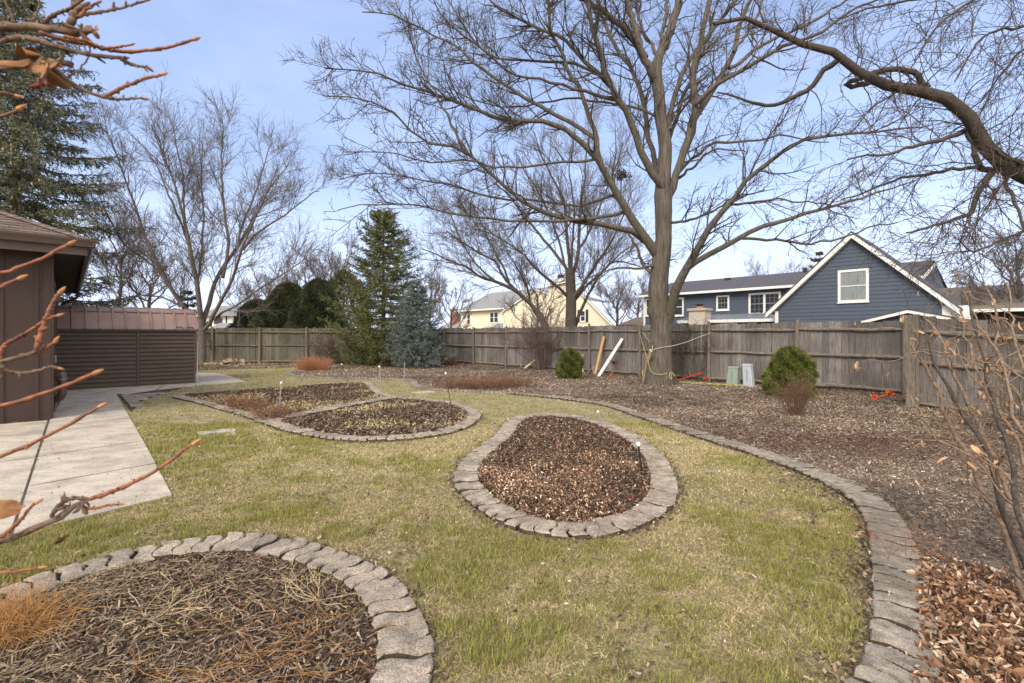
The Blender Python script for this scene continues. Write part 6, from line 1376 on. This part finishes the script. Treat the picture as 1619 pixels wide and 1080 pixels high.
# ================================================================== LEFT FOREGROUND BRANCHES
lf = empty('budding_shrub', (-1.75, .85, 0), 'close up shrub at the left edge with orange budded branches and shrivelled leaves', 'shrub')
Yf = .95
tubes_obj('main_stem', [(catmull(np.array([[-1.75,.85,-.05],[-1.70,.86,.5],[-1.62,.88,1.0],[-1.55,.9,1.45],[-1.5,.92,2.0],[-1.52,.95,2.5]]), 16)[0][None], np.linspace(.032,.014,16)[None], 12)], 'twig_brown', lf)
FB = [ # pts, r0, r1, dY0, dY1, material, bud
 ([(-420,70),(-200,58),(-60,50),(0,44),(40,42),(80,46),(110,52),(135,46),(150,50)], 12,9, 0,.05,'twig_brown',0),
 ([(60,50),(100,62),(140,70),(180,80),(215,82),(260,76),(290,68),(308,63)], 5.5,3.6, .03,.10,'twig_orange',1),
 ([(100,58),(140,66),(165,76),(195,73),(206,71)], 4,2.8, .03,.05,'twig_orange',1),
 ([(0,66),(30,60),(60,64),(90,74),(130,84),(170,90),(206,92)], 7,4.5, .02,.06,'twig_brown',0),
 ([(190,92),(205,101),(222,105),(234,106)], 4.5,2.6, .06,.08,'twig_brown',1),
 ([(-300,140),(-100,120),(0,108),(40,104),(75,104),(100,122),(130,142),(165,154),(190,158)], 9,4.6, -.03,.05,'twig_brown',0),
 ([(165,154),(195,138),(225,126),(257,118)], 4.6,3.4, .04,.08,'twig_orange',1),
 ([(160,152),(185,157),(210,156),(228,155)], 3.6,2.6, .04,.06,'twig_brown',1),
 ([(110,40),(118,20),(122,-10),(130,-60)], 8,6, .04,.10,'twig_brown',0),
 ([(118,28),(140,22),(165,18),(200,10),(232,0)], 4,3, .05,.10,'twig_brown',1),
 ([(125,26),(140,12),(157,3)], 3.6,2.8, .05,.08,'twig_orange',1),
 ([(70,36),(88,22),(110,14),(130,0)], 4.5,3, .03,0,'twig_brown',1),
 ([(50,34),(60,18),(62,0),(62,-20)], 2,1.6, .03,.05,'twig_brown',0),
 ([(22,36),(18,22),(10,6),(0,-10)], 2.4,1.6, .03,.05,'twig_brown',0),
 ([(75,104),(95,100),(115,100)], 8,6, -.01,.02,'twig_brown',0),
 ([(105,122),(125,110),(140,90),(142,75),(135,68)], 2,1.4, .05,.06,'twig_brown',0),
 ([(-260,160),(-80,150),(0,146),(14,148),(27,151)], 5,3.4, -.05,-.03,'twig_orange',1),
 ([(-260,230),(-80,200),(0,184),(18,177),(32,172)], 5,3.6, -.05,-.03,'twig_orange',1),
 ([(-300,500),(-100,448),(0,432),(40,420),(75,405),(95,393),(110,386)], 6,4.2, 0,.05,'twig_orange',1),
 ([(-260,500),(-80,470),(0,455),(15,447),(32,440)], 6,4.6, -.08,-.06,'twig_orange',1),
 ([(-300,620),(-120,590),(-20,580),(0,572),(30,565),(60,555),(72,545)], 7,5, 0,.04,'twig_brown',0),
 ([(57,553),(64,530),(72,505),(82,482),(94,463)], 5.5,4.6, .03,.06,'twig_orange',1),
 ([(0,570),(4,550),(20,538),(45,525),(70,508),(91,498)], 4.8,3.6, .02,.05,'twig_orange',1),
 ([(58,560),(70,552),(80,545),(88,540)], 4,3, .04,.05,'twig_orange',1),
 ([(0,575),(12,586),(35,590),(60,586),(78,580),(93,582)], 4.6,3, .02,.05,'twig_brown',1),
 ([(-300,720),(-100,665),(0,642),(35,634),(75,620),(110,607),(150,590)], 8,5, 0,.06,'twig_orange',1),
 ([(-300,850),(-120,770),(0,722),(40,706),(90,682),(125,661),(158,643)], 6.5,4.2, 0,.08,'twig_orange',1),
 ([(-320,980),(-120,890),(0,855),(35,845),(70,828),(95,818),(125,795),(143,790)], 11,8, -.02,.03,'twig_brown',0),
 ([(80,818),(95,798),(115,788),(140,789)], 5,5, 0,.03,'twig_brown',0),
 ([(138,790),(165,782),(195,770),(240,748),(275,724),(306,701)], 5,3.8, .03,.12,'twig_orange',1),
 ([(132,803),(150,804),(170,799),(190,797)], 3.4,2.6, .03,.05,'twig_orange',1),
 ([(0,850),(25,830),(42,810),(52,798),(58,795)], 4.5,3.6, -.02,0,'twig_orange',1),
 ([(-260,960),(-80,915),(0,906),(30,903),(66,896)], 4.6,3.6, -.02,0,'twig_orange',1),
 ([(-200,650),(-60,625),(0,596),(5,592)], 3,2.4, 0,0,'twig_orange',0),
]
for i, (pts, r0, r1, ya, yb, m_, bud) in enumerate(FB):
    P, R = traced((pts, r0*.68, r1*.56, ya, yb), Yf); rg = np.random.default_rng(i+500)
    Q, _ = catmull(P, 40); Rq = np.interp(np.linspace(0,1,40), np.linspace(0,1,18), R); s = np.arange(40)
    nodes = (np.sin(s*.9+i) > .9); Rq = Rq*(1+rg.normal(size=40)*(.10 if m_ == 'twig_brown' else .03))*np.where(nodes, 1.35, 1); Q = Q+rg.normal(size=Q.shape)*.0006
    Rq[-1] *= .25 if not bud else 1; Rq[-2] *= .8 if not bud else 1; Rq[0] *= .3
    b = tubes_obj('branch', [(Q[None], Rq[None], 10)], m_, lf)
    if bud:
        d = norm(Q[-1]-Q[-4]); rr = Rq[-1]; K = np.array([0,.25,.5,.8,1.0,1.15]); L_ = rr*5.2
        tubes_obj('bud', [(np.array([Q[-1]+d*L_*k for k in K])[None]-d*rr*1.2, (rr*np.array([1.02,1.32,1.28,.95,.5,.08]))[None], 10)], 'bud', b)
    # side buds and spurs
    sb = [k for k in range(6, 38) if rg.random() < (.16 if m_ == 'twig_orange' else .13) and Q[k][0] > -1.3*Q[k][1]]
    if sb:
        PP, RR = [], []
        for k in sb:
            T = norm(Q[min(k+1, 39)]-Q[k-1]); v = rg.normal(size=3); v = norm(v-(v@T)*T); d = norm(T*.6+v); l = Rq[k]*(2.2+3*rg.random()*(m_ == 'twig_brown'))
            PP.append([Q[k]+d*l*t for t in (0,.45,.8,1)]); RR.append(Rq[k]*np.array([.6,.62,.45,.08]))
        tubes_obj('side_buds', [(np.array(PP), np.array(RR), 7)], m_, b)['kind'] = 'stuff'
rgq = np.random.default_rng(77)
curled_leaves('withered_leaf', np.array([W(28+46*rgq.random(), 86+16*rgq.random(), .93+.05*rgq.random()) for _ in range(9)]), .060, 'dead_leaf', lf, 611)
curled_leaves('withered_leaf', np.array([W(118+34*rgq.random(), 38+14*rgq.random(), .96+.05*rgq.random()) for _ in range(7)]), .032, 'dead_leaf', lf, 612)
curled_leaves('withered_leaf', np.array([W(108+30*rgq.random(), 790+14*rgq.random(), .93+.05*rgq.random()) for _ in range(6)]), .024, 'twig_brown', lf, 613)
curled_leaves('withered_leaf', np.array([W(55+25*rgq.random(), 118+14*rgq.random(), .99+.05*rgq.random()) for _ in range(9)]), .026, 'maroon_leaf', lf, 614)
lq = np.array([W(60,96,.97), W(45,90,.96), W(75,92,.98), W(30,100,.95), W(140,40,1.0), W(150,45,1.0), W(70,120,1.0), W(62,118,1.02), W(110,845,1.0), W(104,838,1.0)])
curled_leaves('withered_leaf', lq[:4], .055, 'dead_leaf', lf, 601)
curled_leaves('withered_leaf', lq[4:6], .028, 'dead_leaf', lf, 602)
curled_leaves('withered_leaf', lq[8:9], .035, 'dead_leaf', lf, 604)
def flatleaf(px, py, Y, w, h, m, seed):
    rg = np.random.default_rng(seed); c = W(px, py, Y); V = []; n = 18
    V.append(c+np.array([0,-.008,0]))
    for k in range(n): a = k/n*6.28; V.append(c+np.array([math.cos(a)*w*(1+.16*rg.normal()), rg.normal()*.007, math.sin(a)*h*(1+.16*rg.normal())]))
    o = MB(); o.add(V, [(0, 1+k, 1+(k+1) % n) for k in range(n)]); o.build('withered_leaf', m, lf, True)
flatleaf(6, 804, .85, .028, .017, 'dead_leaf', 1)
# ================================================================== CAMERA, LIGHT, SKY
cd = bpy.data.cameras.new('camera'); cam = bpy.data.objects.new('camera', cd); C.objects.link(cam)
cam.location = (0, 0, EYE); cam.rotation_euler = (math.radians(90), 0, 0)
cd.sensor_width = 36; cd.lens = F/1619*36; cd.shift_y = -10/1619; cd.clip_start = .05; cd.clip_end = 2000
bpy.context.scene.camera = cam
cd.dof.use_dof = True; cd.dof.focus_distance = 9; cd.dof.aperture_fstop = 5
SUN_EL, SUN_AZ = math.radians(38), math.radians(205)     # azimuth clockwise from +Y
sd = bpy.data.lights.new('sun', 'SUN'); sd.energy = 2.0; sd.angle = math.radians(28); sd.color = (1, .93, .82)
so = bpy.data.objects.new('sun', sd); C.objects.link(so)
dirv = Vector((math.sin(SUN_AZ)*math.cos(SUN_EL), math.cos(SUN_AZ)*math.cos(SUN_EL), math.sin(SUN_EL)))
so.rotation_euler = dirv.to_track_quat('Z', 'Y').to_euler(); so.location = (0, -5, 20)
w = bpy.data.worlds.new('World'); bpy.context.scene.world = w; w.use_nodes = True
nt = w.node_tree; N = nt.nodes; L = nt.links; bg = N['Background']
sky = N.new('ShaderNodeTexSky'); sky.sky_type = 'NISHITA'; sky.sun_disc = False; sky.sun_elevation = SUN_EL; sky.sun_rotation = SUN_AZ
sky.air_density = 1.0; sky.dust_density = 1.5; sky.ozone_density = 1.6
tc = N.new('ShaderNodeTexCoord'); mp = N.new('ShaderNodeMapping'); mp.inputs['Scale'].default_value = (1.0, 1.0, 2.6); mp.inputs['Rotation'].default_value = (.12, .1, .3)
L.new(tc.outputs['Generated'], mp.inputs['Vector'])
nz = N.new('ShaderNodeTexNoise'); nz.inputs['Scale'].default_value = 1.7; nz.inputs['Detail'].default_value = 7; nz.inputs['Roughness'].default_value = .55; nz.inputs['Distortion'].default_value = .4
L.new(mp.outputs[0], nz.inputs['Vector'])
mr = N.new('ShaderNodeMapRange'); mr.inputs['From Min'].default_value = .42; mr.inputs['From Max'].default_value = .78; mr.inputs['To Min'].default_value = .30; mr.inputs['To Max'].default_value = .62
L.new(nz.outputs['Fac'], mr.inputs['Value'])
sx = N.new('ShaderNodeSeparateXYZ'); L.new(tc.outputs['Generated'], sx.inputs[0])
mh = N.new('ShaderNodeMapRange'); mh.inputs['From Min'].default_value = 0; mh.inputs['From Max'].default_value = .36; mh.inputs['To Min'].default_value = .88; mh.inputs['To Max'].default_value = 0
mh.interpolation_type = 'SMOOTHERSTEP'
L.new(sx.outputs['Z'], mh.inputs['Value'])
ad = N.new('ShaderNodeMath'); ad.operation = 'MAXIMUM'; L.new(mr.outputs[0], ad.inputs[0]); L.new(mh.outputs[0], ad.inputs[1])
mx = N.new('ShaderNodeMixRGB'); mx.inputs['Color2'].default_value = (4.9, 5.95, 9.3, 1)
L.new(mr.outputs[0], mx.inputs['Fac']); L.new(sky.outputs[0], mx.inputs['Color1'])
# pale haze low in the sky, and an added unseen warm white fill light overhead and behind the camera
hz = N.new('ShaderNodeMixRGB'); hz.inputs['Color2'].default_value = (5.7, 6.5, 8.6, 1); L.new(mh.outputs[0], hz.inputs['Fac']); L.new(mx.outputs[0], hz.inputs['Color1'])
mb_ = N.new('ShaderNodeMapRange'); mb_.interpolation_type = 'SMOOTHERSTEP'; mb_.inputs['From Min'].default_value = .30; mb_.inputs['From Max'].default_value = -.35; mb_.inputs['To Min'].default_value = 0; mb_.inputs['To Max'].default_value = .92
L.new(sx.outputs['Y'], mb_.inputs['Value'])
back_fill = N.new('ShaderNodeMixRGB'); back_fill.inputs['Color2'].default_value = (10.5, 9.7, 8.6, 1); L.new(mb_.outputs[0], back_fill.inputs['Fac']); L.new(hz.outputs[0], back_fill.inputs['Color1']); L.new(back_fill.outputs[0], bg.inputs['Color'])
bg.inputs['Strength'].default_value = .11
sc = bpy.context.scene; sc.view_settings.view_transform = 'Standard'; sc.view_settings.look = 'None'; sc.view_settings.exposure = .74; sc.view_settings.gamma = 1
sc.cycles.max_bounces = 6; sc.cycles.diffuse_bounces = 4
